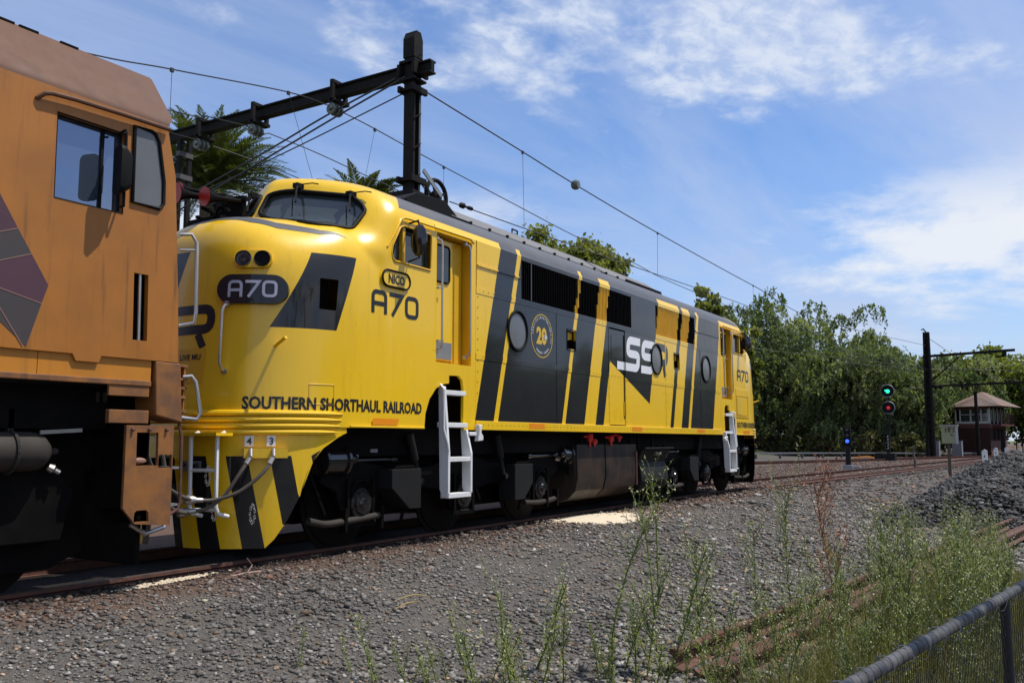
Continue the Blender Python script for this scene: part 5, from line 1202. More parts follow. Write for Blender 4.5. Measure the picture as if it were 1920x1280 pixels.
wire('upper of two dark guy cables slanting down from the beam by the mast', [(13.28, 2.85, 8.36), (13.28, 4.7, 7.96), (13.28, 6.48, 7.49), (13.28, 9.4, 6.78)], .02, n=4)
wire('lower of two dark guy cables slanting down from the beam by the mast', [(13.28, 2.60, 8.34), (13.28, 4.5, 7.86), (13.28, 6.47, 7.33), (13.28, 9.4, 6.55)], .02, n=4)
wire('grey guy cable slanting down from the mast collar to the left', [(13.40, 2.62, 8.09), (13.3, 5.5, 7.45), (13.3, 8.4, 6.93), (13.3, 9.4, 6.75)], .014, n=4)
wire('thin wire crossing in front of the far trees', [(60, 14, 8.2), (79, .8, 7.2), (88, -8, 7.0)], .016, n=8)
wire('thin wire dropping from the far mast top to the right', [(79, .7, 9.6), (95, -2.6, 7.4), (110, -8, 7.0)], .02, n=6)
wire('thin feeder wire sagging below the far mast arm', [(70, 6, 7.1), (79, .75, 7.0), (79.5, -3, 6.9), (82, -9, 7.8)], .018, n=8)

# ================================================================== far mast with arm
FM = thing('lattice_mast', 'far lattice mast with a bracket arm reaching right above the tracks', 'mast', (79, .8, -.1))
for sx, sy in ((-1, -1), (1, -1), (1, 1), (-1, 1)):
    MB().bar((79 + sx * .30, .85 + sy * .27, -.2), (79 + sx * .18, .75 + sy * .16, 10.0), .15, .15).build('mast_leg', 'mast', FM)
for k in range(15):
    z0 = .1 + k * .66; w0 = .27 - .11 * z0 / 10; w1 = .27 - .11 * (z0 + .66) / 10; f = 1 if k % 2 else -1
    MB().bar((79 - .3, .82 + f * w0, z0), (79 - .3, .82 - f * w1, z0 + .66), .03, .05, upv=(1, 0, 0)).build('lacing_bar', 'mast', FM)
    MB().box(78.72, 79.28, .82 - w0, .82 + w0, z0 + .05, z0 + .12).build('batten', 'mast', FM)
MB().prism([(.70, -.1), (.98, -.1), (.88, 10.0), (.66, 10.0)], 78.98, 79.02, ax='x').build('mast_web', 'mast', FM)
MB().tube([(79, .75, 10.0), (79, .95, 10.3), (79, 1.1, 10.2)], .06, 6).build('mast_finial', 'mast', FM)
MB().bar((79, 1.1, 8.02), (79, -5.5, 8.22), .16, .20).build('bracket_arm', 'mast', FM); MB().bar((79, .5, 6.0), (79, -1.6, 7.95), .10, .10).build('arm_strut', 'mast', FM)
MB().box(78.8, 79.2, -4.9, -4.6, 7.75, 8.1).box(78.8, 79.2, -4.75, -4.1, 7.70, 7.80).build('arm_hanger', 'mast', FM)
MB().bar((79.3, .6, 5.6), (79.3, -9, 5.75), .14, .16).build('lower_span', 'mast', FM); MB().lathe((79.1, .4, 5.55), (0, -1, 0), [(0, .1), (.05, .22), (.2, .22), (.25, .1), (.4, .1), (.45, .2), (.6, .2), (.65, .08)], 10).build('span_insulator', 'mast', FM, smooth=True)

# ================================================================== signals
SG = thing('colour_light_signal', 'tall two headed signal showing green above red', 'signal', (66, 1.95, -.08))
MB().tube([(66, 2.05, -.1), (66, 2.05, 1.75), (66, 1.92, 2.15), (66, 1.88, 2.5), (66, 1.88, 4.7)], [.13, .13, .08, .075, .07], 10).build('signal_post', 'sandbox', SG, smooth=True)
for z, lit in ((4.61, 'green'), (3.45, 'redlamp')):
    M[lit] = glow(lit + '_lamp', (.02, .95, .42) if lit == 'green' else (.75, .02, .035), 1.8 if lit == 'green' else .4)
    h = MB().lathe((65.86, 1.90, z), (-1, -.12, 0), [(0, .40), (.03, .43), (.05, .43), (.06, .40), (.03, .38), (.02, .16)], 26).build('signal_disc', 'rubber', SG, smooth=True)
    MB().tube([(65.80, 1.90 + .42 * math.cos(t), z + .42 * math.sin(t)) for t in np.linspace(0, 2 * math.pi, 33)[:-1]], .025, 6, closed=True).build('disc_rim', 'galv', h, smooth=True)
    if lit == 'green': MB().lathe((65.84, 1.90, z - .02), (-1, -.12, 0), [(0, .13), (.02, .10), (.03, .0)], 14).lathe((65.84, 2.06, z + .04), (-1, -.12, 0), [(0, .07), (.02, .05), (.03, 0)], 12).build('lit_lens', lit, h, smooth=True)
    else: MB().lathe((65.84, 1.90, z), (-1, -.12, 0), [(0, .12), (.02, .09), (.03, .0)], 14).build('lit_lens', lit, h, smooth=True)
npl = MB().box(65.80, 65.82, 1.93, 2.17, .55, 1.65).build('signal_number_board', 'rubber', SG)
for k in range(5): MB().box(65.79, 65.799, 1.99, 2.11 - .03 * (k % 2), 1.44 - .2 * k, 1.46 - .2 * k).box(65.79, 65.799, 2.0, 2.03, 1.47 - .2 * k, 1.55 - .2 * k).build('board_mark', 'white_letter', npl)
MB().box(65.6, 66.4, 1.6, 2.9, -.2, .35).box(65.5, 65.7, 2.1, 2.4, -.15, .3).build('signal_base', 'sandbox', SG, bevel=.03)
MB().tube(catmull([(65.4, 2.9, 0), (65.4, 3.3, .12), (65.4, 4.0, .05), (65.4, 4.4, -.1)], 5), .04, 6).build('signal_cable', 'orange_refl', SG, smooth=True)
DW = thing('dwarf_signal', 'small ground signal on a grey post showing a blue light', 'signal', (44, .46, -.1))
MB().cyl((44, .46, -.1), (44, .46, .95), .13, .11, 12).build('signal_post', 'sandbox', DW, smooth=True)
MB().box(43.8, 44.2, .26, .68, -.2, .05).box(43.8, 44.1, -.1, .2, -.2, .0).build('signal_base', 'galv', DW, bevel=.02)
MB().prism([(.30, .95), (.62, .95), (.62, 1.85), (.30, 1.85)], 43.92, 44.10, ax='x').build('signal_case', 'rubber', DW, bevel=.03)
M['blue'] = glow('blue_lamp', (.03, .10, 1.0), 2.2)
for z in (1.68, 1.42, 1.16):
    h = MB().tube([(43.90, .46 + .11 * math.cos(t), z + .11 * math.sin(t)) for t in np.linspace(-.3, math.pi + .3, 12)], .02, 6).build('lamp_hood', 'rubber', DW)
    MB().lathe((43.93, .46, z), (-1, 0, 0), [(0, .10), (.02, .07), (.03, 0)], 14).build('lamp_lens', 'blue' if z < 1.2 else 'shiny', DW, smooth=True)

# ================================================================== signal box and lineside things
SB = thing('signal_box', 'two storey brick signal box with a rusty hipped roof and balcony', 'building', (93.5, -1.4, -.1))
ang = math.radians(-12); bx0, by0 = 91.0, -2.75
ca, sa = math.cos(ang), math.sin(ang)
def R2(x, y): return (bx0 + x * ca - y * sa, by0 + x * sa + y * ca)      # x: depth away, y: to the left
class RB(MB):
    def rbox(s, x0, x1, y0, y1, z0, z1, m=0):
        q = [R2(x0, y0), R2(x1, y0), R2(x1, y1), R2(x0, y1)]
        return s.add([(a, b, z) for z in (z0, z1) for a, b in q], [(0, 3, 2, 1), (4, 5, 6, 7), (0, 1, 5, 4), (1, 2, 6, 5), (2, 3, 7, 6), (3, 0, 4, 7)], m)
RB().rbox(0, 5.0, 0, 2.9, -.2, 2.35).build('ground_floor_wall', 'brick', SB)
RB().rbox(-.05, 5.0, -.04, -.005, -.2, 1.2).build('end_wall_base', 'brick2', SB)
RB().rbox(-.05, 5.05, -.05, 2.95, 2.35, 2.75).build('floor_band', 'redtrim', SB)
RB().rbox(.05, 4.95, .05, 2.85, 2.75, 4.3).build('upper_room', 'under', SB)
for y in (0.0, .62, 1.5, 2.4, 2.78): RB().rbox(-.02, .05, y, y + .12, 2.75, 4.25).build('window_post', 'frame', SB)
for y in (.12, .74, 1.62):
    g = RB().rbox(.02, .04, y, y + (.5 if y < .5 else .76), 2.95, 4.05).build('window', 'glass', SB); RB().rbox(-.0, .02, y, y + (.5 if y < .5 else .76), 3.55, 3.61).build('glazing_bar', 'frame', g)
RB().rbox(-.03, .06, 0, 2.9, 2.70, 2.95).build('window_sill', 'frame', SB); RB().rbox(-.03, .06, 0, 2.9, 4.05, 4.4).build('fascia', 'redtrim', SB)
for x in (.15, 1.3, 2.45, 3.6):
    g = RB().rbox(x, x + .95, -.03, -.0, 2.95, 4.05).build('end_window', 'glass', SB); RB().rbox(x - .12, x, -.06, .02, 2.7, 4.2).build('end_window_post', 'frame', g); RB().rbox(x + .45, x + .5, -.05, .0, 2.95, 4.05).build('glazing_bar', 'frame', g)
RB().rbox(.8, 5.0, -.75, -.06, 2.55, 2.7).build('balcony_deck', 'redtrim', SB)
for k in range(9): RB().rbox(.8 + k * .5, .85 + k * .5, -.75, -.70, 2.7, 3.65).build('balcony_baluster', 'redtrim', SB)
RB().rbox(.8, 5.0, -.77, -.69, 3.6, 3.68).build('balcony_rail', 'redtrim', SB)
for k in range(3): RB().rbox(4.95, 5.0, -.75 + .25 * k, -.70 + .25 * k, 2.7, 3.65).build('balcony_baluster', 'redtrim', SB)
rp = [R2(-.7, -1.25), R2(5.7, -1.25), R2(5.7, 3.4), R2(-.7, 3.4)]; pk = [R2(1.9, 1.1), R2(3.1, 1.1)]
mb = MB(); mb.add([(a, b, 4.30) for a, b in rp] + [(pk[0][0], pk[0][1], 5.72), (pk[1][0], pk[1][1], 5.72)], [(0, 4, 3), (0, 1, 5, 4), (1, 2, 5), (2, 3, 4, 5), (0, 3, 2, 1)]); rf = mb.build('roof', 'tinroof', SB)
mb = MB()
for k in range(30):
    t = (k + .5) / 30; a = np.array(rp[3]) * (1 - t) + np.array(rp[0]) * t; ap = np.array(pk[0]); s = 1 - abs(t - .5) * 0
    b = a + (ap - a) * (1 - abs(2 * t - 1)) * .97; z = 4.31 + 1.42 * (1 - abs(2 * t - 1)) * .97; mb.bar((a[0], a[1], 4.315), (b[0], b[1], z + .008), .05, .03)
mb.build('roof_corrugation', 'tinroof', rf)
for x in (1.0, 2.2, 3.4): RB().rbox(x, x + .6, -.045, -.01, 1.3, 2.2).build('ground_window', 'under', SB)
mb = MB(); ar = [R2(3.6 + .7 * math.cos(t), 0) + (.9 + .5 * math.sin(t),) for t in np.linspace(0, math.pi, 9)]
mb.add([R2(2.9, 0) + (-.2,)] + ar[::-1] + [R2(4.3, 0) + (-.2,)], [tuple(range(11))]); ad = mb.build('arched_door', 'under', SB); ad.data.transform(Matrix.Translation((0, -.06, 0)))
tag(MB().cyl((88, -1.95, -.1), (88, -1.95, 5.4), .17, .13, 10).box(87.85, 88.15, -2.12, -1.78, 5.4, 5.5).build('utility_pole', 'mast', None, smooth=True), 'dark pole standing in front of the signal box', 'pole')
sg = thing('lineside_cabinet', 'pale yellow box with scrawled black graffiti on a brown post', 'cabinet', (42, -4.0, -.3))
MB().box(41.95, 42.05, -4.08, -3.96, -.35, 1.15).build('post', 'timber', sg); MB().box(41.8, 42.2, -4.38, -3.78, 1.05, 1.80).build('case', 'paleyellow', sg, bevel=.02); MB().box(41.75, 42.2, -4.42, -3.75, 1.80, 1.84).build('case_lid', 'frame', sg); MB().box(41.79, 41.8, -4.42, -4.33, 1.04, 1.80).build('case_edge', 'frame', sg)
mb = MB()
for st in ([(0, 0), (0, .2), (.06, .08), (.12, .22), (.13, .0)], [(.18, .2), (.18, .02)], [(.14, .18), (.24, .20)], [(.36, .2), (.27, .15), (.36, .08), (.26, .0)], [(.2, -.04), (.2, -.12), (.3, -.1)]):
    mb.tube([(41.785, -3.94 - a, 1.52 + b) for a, b in st], .012, 4)
mb.build('graffiti', 'letter', sg)
for i, (x, y, lb) in enumerate(((54.5, -4.55, 'nearest of three short white posts by the heap of rock'), (70.0, -4.25, 'middle of three short white posts by the heap of rock'), (78.0, -4.55, 'farthest right of three short white posts by the heap of rock'))):
    p = thing('marker_post', lb, 'post', (x, y, -.2), 'short white posts beside the track')
    MB().box(x - .10, x + .10, y - .13, y + .13, -.3, .62).build('post_body', 'white', p, bevel=.02); MB().prism([(y - .15, .62), (y + .15, .62), (y, .72)], x - .12, x + .12, ax='x').build('post_cap', 'white', p)
    MB().box(x - .105, x - .10, y - .03, y + .03, .3, .4).build('post_mark', 'letter', p)
q = thing('lineside_rail_post', 'crooked pale stake standing by the near track', 'stake', (47, -2.0, -.2)); MB().tube([(47, -2.0, -.35), (47.0, -2.03, .25), (47, -1.97, .6), (47, -2.06, .95)], [.05, .06, .04, .03], 6).build('stake_shaft', 'sleeper', q)
for x, y, lb in ((84, 1.15, 'grey relay cabinet left of the signal box, with a white edge'), (84.5, -.55, 'smaller grey relay cabinet close beside the signal box')):
    p = thing('relay_cabinet', lb, 'cabinet', (x, y, -.1), 'relay cabinets by the signal box'); MB().box(x, x + .6, y - .42, y + .36, -.15, 1.15).build('cabinet_body', 'cabgrey', p, bevel=.03); MB().box(x - .03, x, y - .46, y - .38, -.15, 1.2).build('cabinet_edge', 'white', p); MB().box(x - .05, x + .65, y - .45, y + .4, 1.15, 1.22).build('cabinet_roof', 'cabgrey', p)
# conduit rail on low stands along the far track
cv = thing('cable_route', 'pale raised cable duct on short stands in front of the trees', 'cable duct', (76, 8, 0))
cp = catmull([(58, 19.5, .25), (66, 13.2, .25), (74, 8.2, .22), (80, 4.0, .18), (86, .3, .12), (94, -3.6, .1)], 8)
mb = MB()
for a, b in zip(cp, cp[1:]): mb.bar(a, b, .10, .12)
mb.build('duct', 'galv', cv)
for a in cp[::2]: MB().box(a[0] - .08, a[0] + .08, a[1] - .08, a[1] + .08, -.3, a[2] - .1).build('duct_stand', 'sleeper', cv)
fn = thing('paling_fence', 'dark fence at the far right behind the signal box', 'fence', (97, -6, -.1))
for k in range(14): MB().box(97, 97.1, -4.6 - k * .5, -4.5 - k * .5, -.3, 1.6).build('fence_picket', 'mast', fn)
MB().box(97.1, 97.15, -11.5, -4.5, 1.2, 1.3).build('fence_rail', 'mast', fn)
cr_ = thing('parked_van', 'white vehicle roof just showing at the far right edge', 'van', (101, -6.4, 0)); MB().prism([(-7.6, .2), (-5.2, .2), (-5.2, 1.3), (-5.6, 2.0), (-7.4, 2.0), (-7.6, 1.3)], 101, 104, ax='x').build('van_body', 'frame', cr_, bevel=.08); MB().prism([(-7.3, 1.3), (-5.4, 1.3), (-5.7, 1.85), (-7.2, 1.85)], 100.97, 101, ax='x').build('van_window', 'glass', cr_)
# stick of timber leaning by the far end of the locomotive
tag(MB().bar((44, 7.3, -.1), (44, 7.65, .62), .08, .1).build('timber_stake', 'sand', None), 'short pale timber stake just beyond the far nose', 'stake')
# ================================================================== vegetation
def quads(C, U, Vv):
    """centres and two half-axes -> vertices (n,4,3)"""
    U = U * 1.3; Vv = Vv * 1.35
    return np.stack([C - Vv, C + U - Vv * .1, C + Vv, C - U - Vv * .1], 1)
def leaf_obj(name, Q, tone, mat, parent=None):
    n = len(Q); V = Q.reshape(-1, 3); Fq = np.arange(n * 4).reshape(n, 4)
    me = fast_mesh(name, V, Fq, mat, ('tone', np.repeat(tone, 4))); return link(bpy.data.objects.new(name, me), parent)
def crown_clumps(n, c, r, rough=.35):
    d = rng.normal(size=(n, 3)); d /= np.linalg.norm(d, axis=1)[:, None]
    rad = rng.random(n) ** .33 * (1 + rough * rng.normal(size=n) * .5); return c + d * rad[:, None] * r
def tree(name, label, base, h, r, kind, group=None, nl=7000, seed=0, trunk_h=.3, size=.22, rz=None):
    """kind: pepper (drooping strands), broad (rounded clumps)"""
    global rng
    base = np.array(base, float); rz = rz or h * .36
    t = thing(name, label, 'tree', tuple(base), group)
    mb = MB(); top = base + np.array((rng.uniform(-.5, .5), rng.uniform(-.5, .5), h * .62)); mid = (base + top) / 2 + np.array((.3, -.2, 0))
    mb.tube(catmull([tuple(base - (0, 0, .3)), tuple(mid), tuple(top)], 5), [.30 * h / 9 * (1 - .07 * i) for i in range(11)], 8)
    tr = mb.build('trunk', 'bark', t, smooth=True)
    c = base + np.array((0, 0, h - rz)); nc = max(10, int(nl / 170)); CL = crown_clumps(nc, c, np.array((r, r, rz)), .3)
    CL[:, 2] = np.maximum(CL[:, 2], base[2] + h * .12)
    mb = MB()
    for q in CL[::max(1, nc // 9)]:
        a = np.array(mid) + (np.array(top) - np.array(mid)) * rng.random(); mb.tube([tuple(a), tuple((a + q) / 2 + (0, 0, .3)), tuple(q)], [.09 * h / 9, .06 * h / 9, .02], 5)
    mb.build('limb', 'bark', t, smooth=True)
    per = nl // nc; tone_c = np.clip(.42 + .24 * rng.normal(size=nc) + .25 * (CL[:, 2] - c[2]) / rz, 0, 1)  # clump tone rises with height: light on the crown tops put into leaf colour
    if kind == 'pepper':
        nb = 58; B_ = crown_clumps(nb, c, np.array((r, r, rz)), .45); B_[:, 2] = np.maximum(B_[:, 2], base[2] + .9); br = r * rng.uniform(.22, .46, nb)
        tb = np.clip(.40 + .26 * rng.normal(size=nb), .02, 1); ns = nl // (nb * 9); d = rng.normal(size=(nb * ns, 3)); d[:, 2] = np.abs(d[:, 2]) * .9 + .1 * d[:, 2]; d /= np.linalg.norm(d, axis=1)[:, None]
        S = np.repeat(B_, ns, axis=0) + d * np.repeat(br, ns)[:, None] * (.75 + .3 * rng.random((nb * ns, 1))); L = rng.uniform(.35, 1.5, nb * ns) * (1.1 - .6 * np.clip(d[:, 2], 0, 1)); k = np.arange(9) / 8.0
        out = d.copy(); out[:, 2] = 0; P = S[:, None, :] + out[:, None, :] * (k * .22)[None, :, None] + np.array((0, 0, -1.0)) * (L[:, None] * (k ** 1.1)[None])[:, :, None]
        P = P.reshape(-1, 3) + rng.normal(size=(nb * ns * 9, 3)) * .09; tone = np.repeat(np.repeat(tb, ns), 9) + .15 * rng.normal(size=len(P)); P[:, 2] = np.maximum(P[:, 2], base[2] + .1); n = len(P)
        U = rng.normal(size=(n, 3)); U /= np.linalg.norm(U, axis=1)[:, None]; Vv = np.array((0, 0, -.8)) + .75 * rng.normal(size=(n, 3)); Vv /= np.linalg.norm(Vv, axis=1)[:, None]
        s = size * rng.uniform(.5, 1.25, n)[:, None]; Q = quads(P, U * s * .45, Vv * s)
    else:
        sp = r * .26; P = np.repeat(CL, per, axis=0) + rng.normal(size=(nc * per, 3)) * np.array((1, 1, .75)) * sp * .62; n = len(P)
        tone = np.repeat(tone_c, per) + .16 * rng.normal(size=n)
        U = rng.normal(size=(n, 3)); U /= np.linalg.norm(U, axis=1)[:, None]; W_ = rng.normal(size=(n, 3)); Vv = np.cross(U, W_); Vv /= np.linalg.norm(Vv, axis=1)[:, None]
        s = size * rng.uniform(.55, 1.25, n)[:, None]; Q = quads(P, U * s * .75, Vv * s)
    mat = {'pepper': 'leaf_pepper', 'broad': 'leaf_plane', 'poplar': 'leaf_poplar', 'shrub': 'leaf_shrub'}[kind]
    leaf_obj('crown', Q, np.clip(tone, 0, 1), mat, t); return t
PT = 'drooping pepper trees beyond the tracks'
for i, (x, y, h, r, lb) in enumerate((
    (92, 22.5, 13.6, 4.9, 'tall drooping tree directly behind the far nose of the yellow locomotive'),
    (88, 16.4, 13.9, 4.4, 'drooping tree just right of the far nose, left of the blue light'),
    (94, 14.2, 13.8, 4.6, 'drooping tree with a yellowish top rising behind the blue light'),
    (86, 10.6, 10.5, 3.6, 'lower drooping tree directly behind the blue light'),
    (96, 10.6, 13.9, 4.5, 'tall drooping tree left of the two headed signal'),
    (88, 7.0, 10.2, 3.6, 'drooping tree standing behind the two headed signal'),
    (97, 6.2, 12.0, 4.2, 'dark topped drooping tree rising between the signal and far mast'),
    (88, 3.6, 8.2, 3.0, 'drooping tree immediately left of the far mast foot'),
    (96, 2.4, 9.6, 3.4, 'drooping tree behind the far mast'),
    (100, 26.5, 13.0, 4.6, 'drooping tree mostly hidden behind the far cab'),
    (90, 19.2, 9.0, 3.6, 'lower drooping tree in the gap just right of the far nose'),
    (98, -.3, 8.6, 2.8, 'drooping tree touching the left wall of the signal box'))):
    tree('pepper_tree', lb, (x, y, float(gz(x, y))), h, r, 'pepper', PT, nl=21500, size=.175, rz=h * .49)
for x, y, h, r, lb in ((112, -1.5, 11.2, 3.6, 'plane tree rising behind the signal box roof'), (110, -6.2, 11.0, 4.0, 'plane tree at the right edge behind the balcony'), (116, -10.5, 11.5, 4.2, 'plane tree cut off by the right edge of the picture')):
    tree('plane_tree', lb, (x, y, 0), h, r, 'broad', 'plane trees behind the signal box', nl=15000, size=.17, rz=h * .42)
for x, y, h, r, lb in ((60, 24.9, 18.6, 2.6, 'left half of the leafy tree top above the middle of the locomotive roof'), (60, 21.4, 17.2, 2.3, 'right hand leafy tree top above the middle of the locomotive roof'), (64, 14.2, 12.4, 1.5, 'leafy tree top above the far cab roof'), (74, 14.4, 10.8, 1.2, 'small leafy tree top just right of the far cab roof')):
    tree('poplar_tree', lb, (x, y, -.2), h, r, 'poplar', 'leafy tree tops behind the locomotive', nl=13000, size=.15, rz=h * .30)
for x, y, r, lb in ((86, 20.6, 1.9, 'shrub at the foot of the bank hard against the far nose'), (87, 14.0, 1.9, 'brown shrub left of the blue light post'), (88, 8.5, 1.8, 'brown shrub between the blue light and the tall signal'), (86, 17.5, 1.8, 'brownish shrub at the foot of the trees near the far nose'), (84, 10.4, 1.7, 'dry shrub behind the blue light post'), (84, 6.6, 1.6, 'dry shrub left of the two headed signal foot'), (84, 3.2, 1.5, 'low shrub between the signal and the far mast')):
    tree('dry_shrub', lb, (x, y, float(gz(x, y))), 2.0, r, 'shrub', 'dry shrubs under the far trees', nl=3500, size=.10, rz=1.0)

def palm(label, c, R, nf, seed):
    rs = np.random.default_rng(seed); c = np.array(c, float); t = thing('date_palm', label, 'palm tree', (c[0], c[1], -.2), 'palm trees behind the locomotives')
    MB().tube([(c[0], c[1], -.3), (c[0], c[1], c[2] * .5), tuple(c - (0, 0, .6)), tuple(c - (0, 0, .1))], [.5, .42, .45, .6], 12).build('trunk', 'bark', t, smooth=True)
    Qs = []; T = []; mb = MB()
    for i in range(nf):
        az = rs.uniform(0, 2 * math.pi); el = rs.uniform(-.15, 1.5); L = R * rs.uniform(.8, 1.1); d = np.array((math.cos(az), math.sin(az), 0)); P = []
        a = el; p = c + d * .2
        for k in range(17):
            P.append(p.copy()); p = p + (d * math.cos(a) + np.array((0, 0, math.sin(a)))) * L / 16; a -= (.028 + .075 * k / 16) * (1.1 if el > .3 else .8)
        P = np.array(P); mb.tube([tuple(q) for q in P[::4]], [.05, .04, .03, .02, .008], 4)
        k = np.linspace(1.2, 16, 64); i0 = np.clip(k.astype(int), 0, 15); fr = (k - i0)[:, None]; base = P[i0] * (1 - fr) + P[i0 + 1] * fr; tan = P[i0 + 1] - P[i0]; tan /= np.linalg.norm(tan, axis=1)[:, None]
        sd = np.cross(tan, (0, 0, 1)); sd /= np.linalg.norm(sd, axis=1)[:, None] + 1e-6; upv = np.cross(sd, tan); ln = (.48 * np.sin(np.clip(k / 16 * 2.9 + .35, 0, 3.1)) + .07)[:, None] * R / 3.6
        for s in (-1, 1):
            dirn = sd * s * .75 + tan * .62 + upv * .22 + rs.normal(size=(64, 3)) * .10; dirn /= np.linalg.norm(dirn, axis=1)[:, None]; wv = np.cross(dirn, upv); wv /= np.linalg.norm(wv, axis=1)[:, None] + 1e-6
            Qs.append(quads(base + dirn * ln * .5, wv * .024, dirn * ln * .42)); T.append(np.clip(np.full(64, .35 + .35 * (el > .5)) + .2 * rs.normal(size=64), 0, 1))
    mb.build('frond_rib', 'stem', t); leaf_obj('fronds', np.concatenate(Qs), np.concatenate(T), 'leaf_palm', t)
palm('large date palm between the orange cab and the yellow nose', (30.8, 29.9, 14.6), 4.6, 150, 3)
palm('smaller date palm tip showing just above the yellow cab roof', (33, 21.2, 12.3), 3.0, 70, 5)

# --- weeds ---------------------------------------------------------------
def weed_mesh(seed, h, bushy, dead=False, lean=.1):
    """one fleabane-like plant: a ridged stem, narrow leaves, a branching head of small seed tufts; returns arrays"""
    rs = np.random.default_rng(seed); V = []; Fq = []; mi = []; tone = []
    def quad(a, b, c, d, m, t):
        o = len(V); V.extend([a, b, c, d]); Fq.append((o, o + 1, o + 2, o + 3)); mi.append(m); tone.extend([t] * 4)
    def stick(p, q, r0, r1, m, t):
        d = q - p; u = np.cross(d, (0.3, 0.2, 1.0)); u /= np.linalg.norm(u) + 1e-9; w = np.cross(d, u); w /= np.linalg.norm(w) + 1e-9
        A = [p + (u * math.cos(x) + w * math.sin(x)) * r0 for x in (0, 2.1, 4.2)]; B = [q + (u * math.cos(x) + w * math.sin(x)) * r1 for x in (0, 2.1, 4.2)]
        for i in range(3): quad(A[i], A[(i + 1) % 3], B[(i + 1) % 3], B[i], m, t)
    def leaf(p, d, L, w, t):
        s = np.cross(d, (0, 0, 1.)); s = s / (np.linalg.norm(s) + 1e-9) * w; mid = p + d * L * .5 + np.array((0, 0, .06 * L)); tip = p + d * L - np.array((0, 0, .10 * L))
        quad(p - s * .3, p + s * .3, mid + s, mid - s, 0, t); quad(mid - s, mid + s, tip + s * .1, tip - s * .1, 0, t)
    def head(p, r, t):
        for k in range(3):
            u = rs.normal(size=3); u[2] = abs(u[2]) * .3; u = u / np.linalg.norm(u) * r; w = np.cross(u, rs.normal(size=3)); w = w / (np.linalg.norm(w) + 1e-9) * r; quad(p - u, p - w, p + u, p + w, 2, t)
    def panicle(p, d, L, depth):
        n = max(3, int(L / .035)); q = p.copy(); r0 = .0022 + .002 * depth
        for i in range(n):
            d2 = d + rs.normal(size=3) * .10 + np.array((0, 0, .10)); d2 /= np.linalg.norm(d2); nq = q + d2 * L / n; stick(q, nq, r0 * (1 - i / n * .6), r0 * (1 - (i + 1) / n * .6), 1, .4); q = nq; d = d2
            if rs.random() < .75:
                a = rs.uniform(0, 6.28); ld = np.array((math.cos(a), math.sin(a), .7)); ld /= np.linalg.norm(ld)
                if depth > 0 and i > n * .25 and rs.random() < .55: panicle(q, (ld + d) / np.linalg.norm(ld + d), L * rs.uniform(.3, .5), depth - 1)
                else: leaf(q, ld, rs.uniform(.03, .065), rs.uniform(.0028, .0045), rs.uniform(.3, 1.0))
        if rs.random() < .85: head(q, rs.uniform(.005, .012), rs.random())
    p = np.zeros(3); az = rs.uniform(0, 6.28); d = np.array((math.cos(az) * lean, math.sin(az) * lean, 1.)); d /= np.linalg.norm(d); n = int(h / .03)
    for i in range(n):
        d2 = d + rs.normal(size=3) * .025; d2 /= np.linalg.norm(d2); q = p + d2 * h / n; rr = (.0068 if bushy else .0095) * (1 - .6 * i / n); stick(p, q, rr, rr * .97, 1, .35); f = i / n
        for k in range(4 if bushy else 5):
            a = rs.uniform(0, 6.28); ld = np.array((math.cos(a), math.sin(a), rs.uniform(.4, 1.0))); ld /= np.linalg.norm(ld)
            if not dead or rs.random() < .3: leaf(q, ld, rs.uniform(.045, .11) * (1.1 - .5 * f), rs.uniform(.003, .0065), rs.uniform(.1, .9))
        if f > (.25 if bushy else .62) and rs.random() < (.8 if bushy else .75):
            a = rs.uniform(0, 6.28); bd = np.array((math.cos(a) * .8, math.sin(a) * .8, .9)); bd /= np.linalg.norm(bd); panicle(q, bd, h * rs.uniform(.13, .32) * (1.1 if bushy else .8), 1)
        p = q; d = d2
    panicle(p, d, h * .12, 1)
    return np.array(V), np.array(Fq), np.array(mi), np.clip(np.array(tone), 0, 1)
def weed_data(name, arr, dead=False):
    V, Fq, mi, tone = arr; me = fast_mesh(name, V, Fq, ['dead' if dead else 'leaf_weed', 'dead' if dead else 'stem', 'dead' if dead else 'seed'], ('tone', tone)); me.polygons.foreach_set('material_index', mi.astype(np.int32)); return me
TH = 1.0
def plant(label, x, y, h, seed, bushy=False, dead=False, lean=.1, rz=0.0):
    o = bpy.data.objects.new('dead_weed' if dead else 'tall_weed', weed_data('weed', weed_mesh(seed, h, bushy, dead, lean), dead)); COL.objects.link(o)
    o.location = (x, y, float(gz(x, y))); o.rotation_euler = (0, 0, rz); tag(o, label, 'weed', 'tall weeds along the foreground'); return o
plant('tallest weed with a cream seed head left of the sand patch', 5.75, -5.34, 1.21, 11, False, lean=0.31)
plant('tall thin weed right of the sand patch', 7.93, -4.74, 1.07, 12, False, lean=0.06)
plant('slender weed leaning right beside the sand patch', 8.56, -4.50, 1.32, 13, False, lean=0.16)
plant('weed with a drooping side branch in front of the tall weed pair', 5.87, -5.66, 0.93, 14, False, lean=0.29)
plant('weed leaning left in the lower middle of the gravel', 5.91, -4.63, 0.73, 15, False, lean=0.53)
plant('low spreading weed at the bottom left of the weeds', 5.09, -4.63, 0.49, 16, True, lean=0.87)
plant('short bushy weed at the bottom centre edge', 5.20, -5.06, 0.60, 17, True, lean=0.26)
plant('bushy weed in front of the cut rail ends', 6.03, -5.92, 0.63, 18, True, lean=0.21)
plant('tall upright weed with dense branches left of the dead plant', 8.24, -5.92, 1.20, 19, True, lean=0.02)
plant('leaning weed with white seed tufts at the left of the thicket', 7.66, -5.78, 0.86, 20, True, lean=0.10)
plant('thin weed rising in the middle of the thicket', 8.68, -6.62, 0.96, 21, True, lean=0.02)
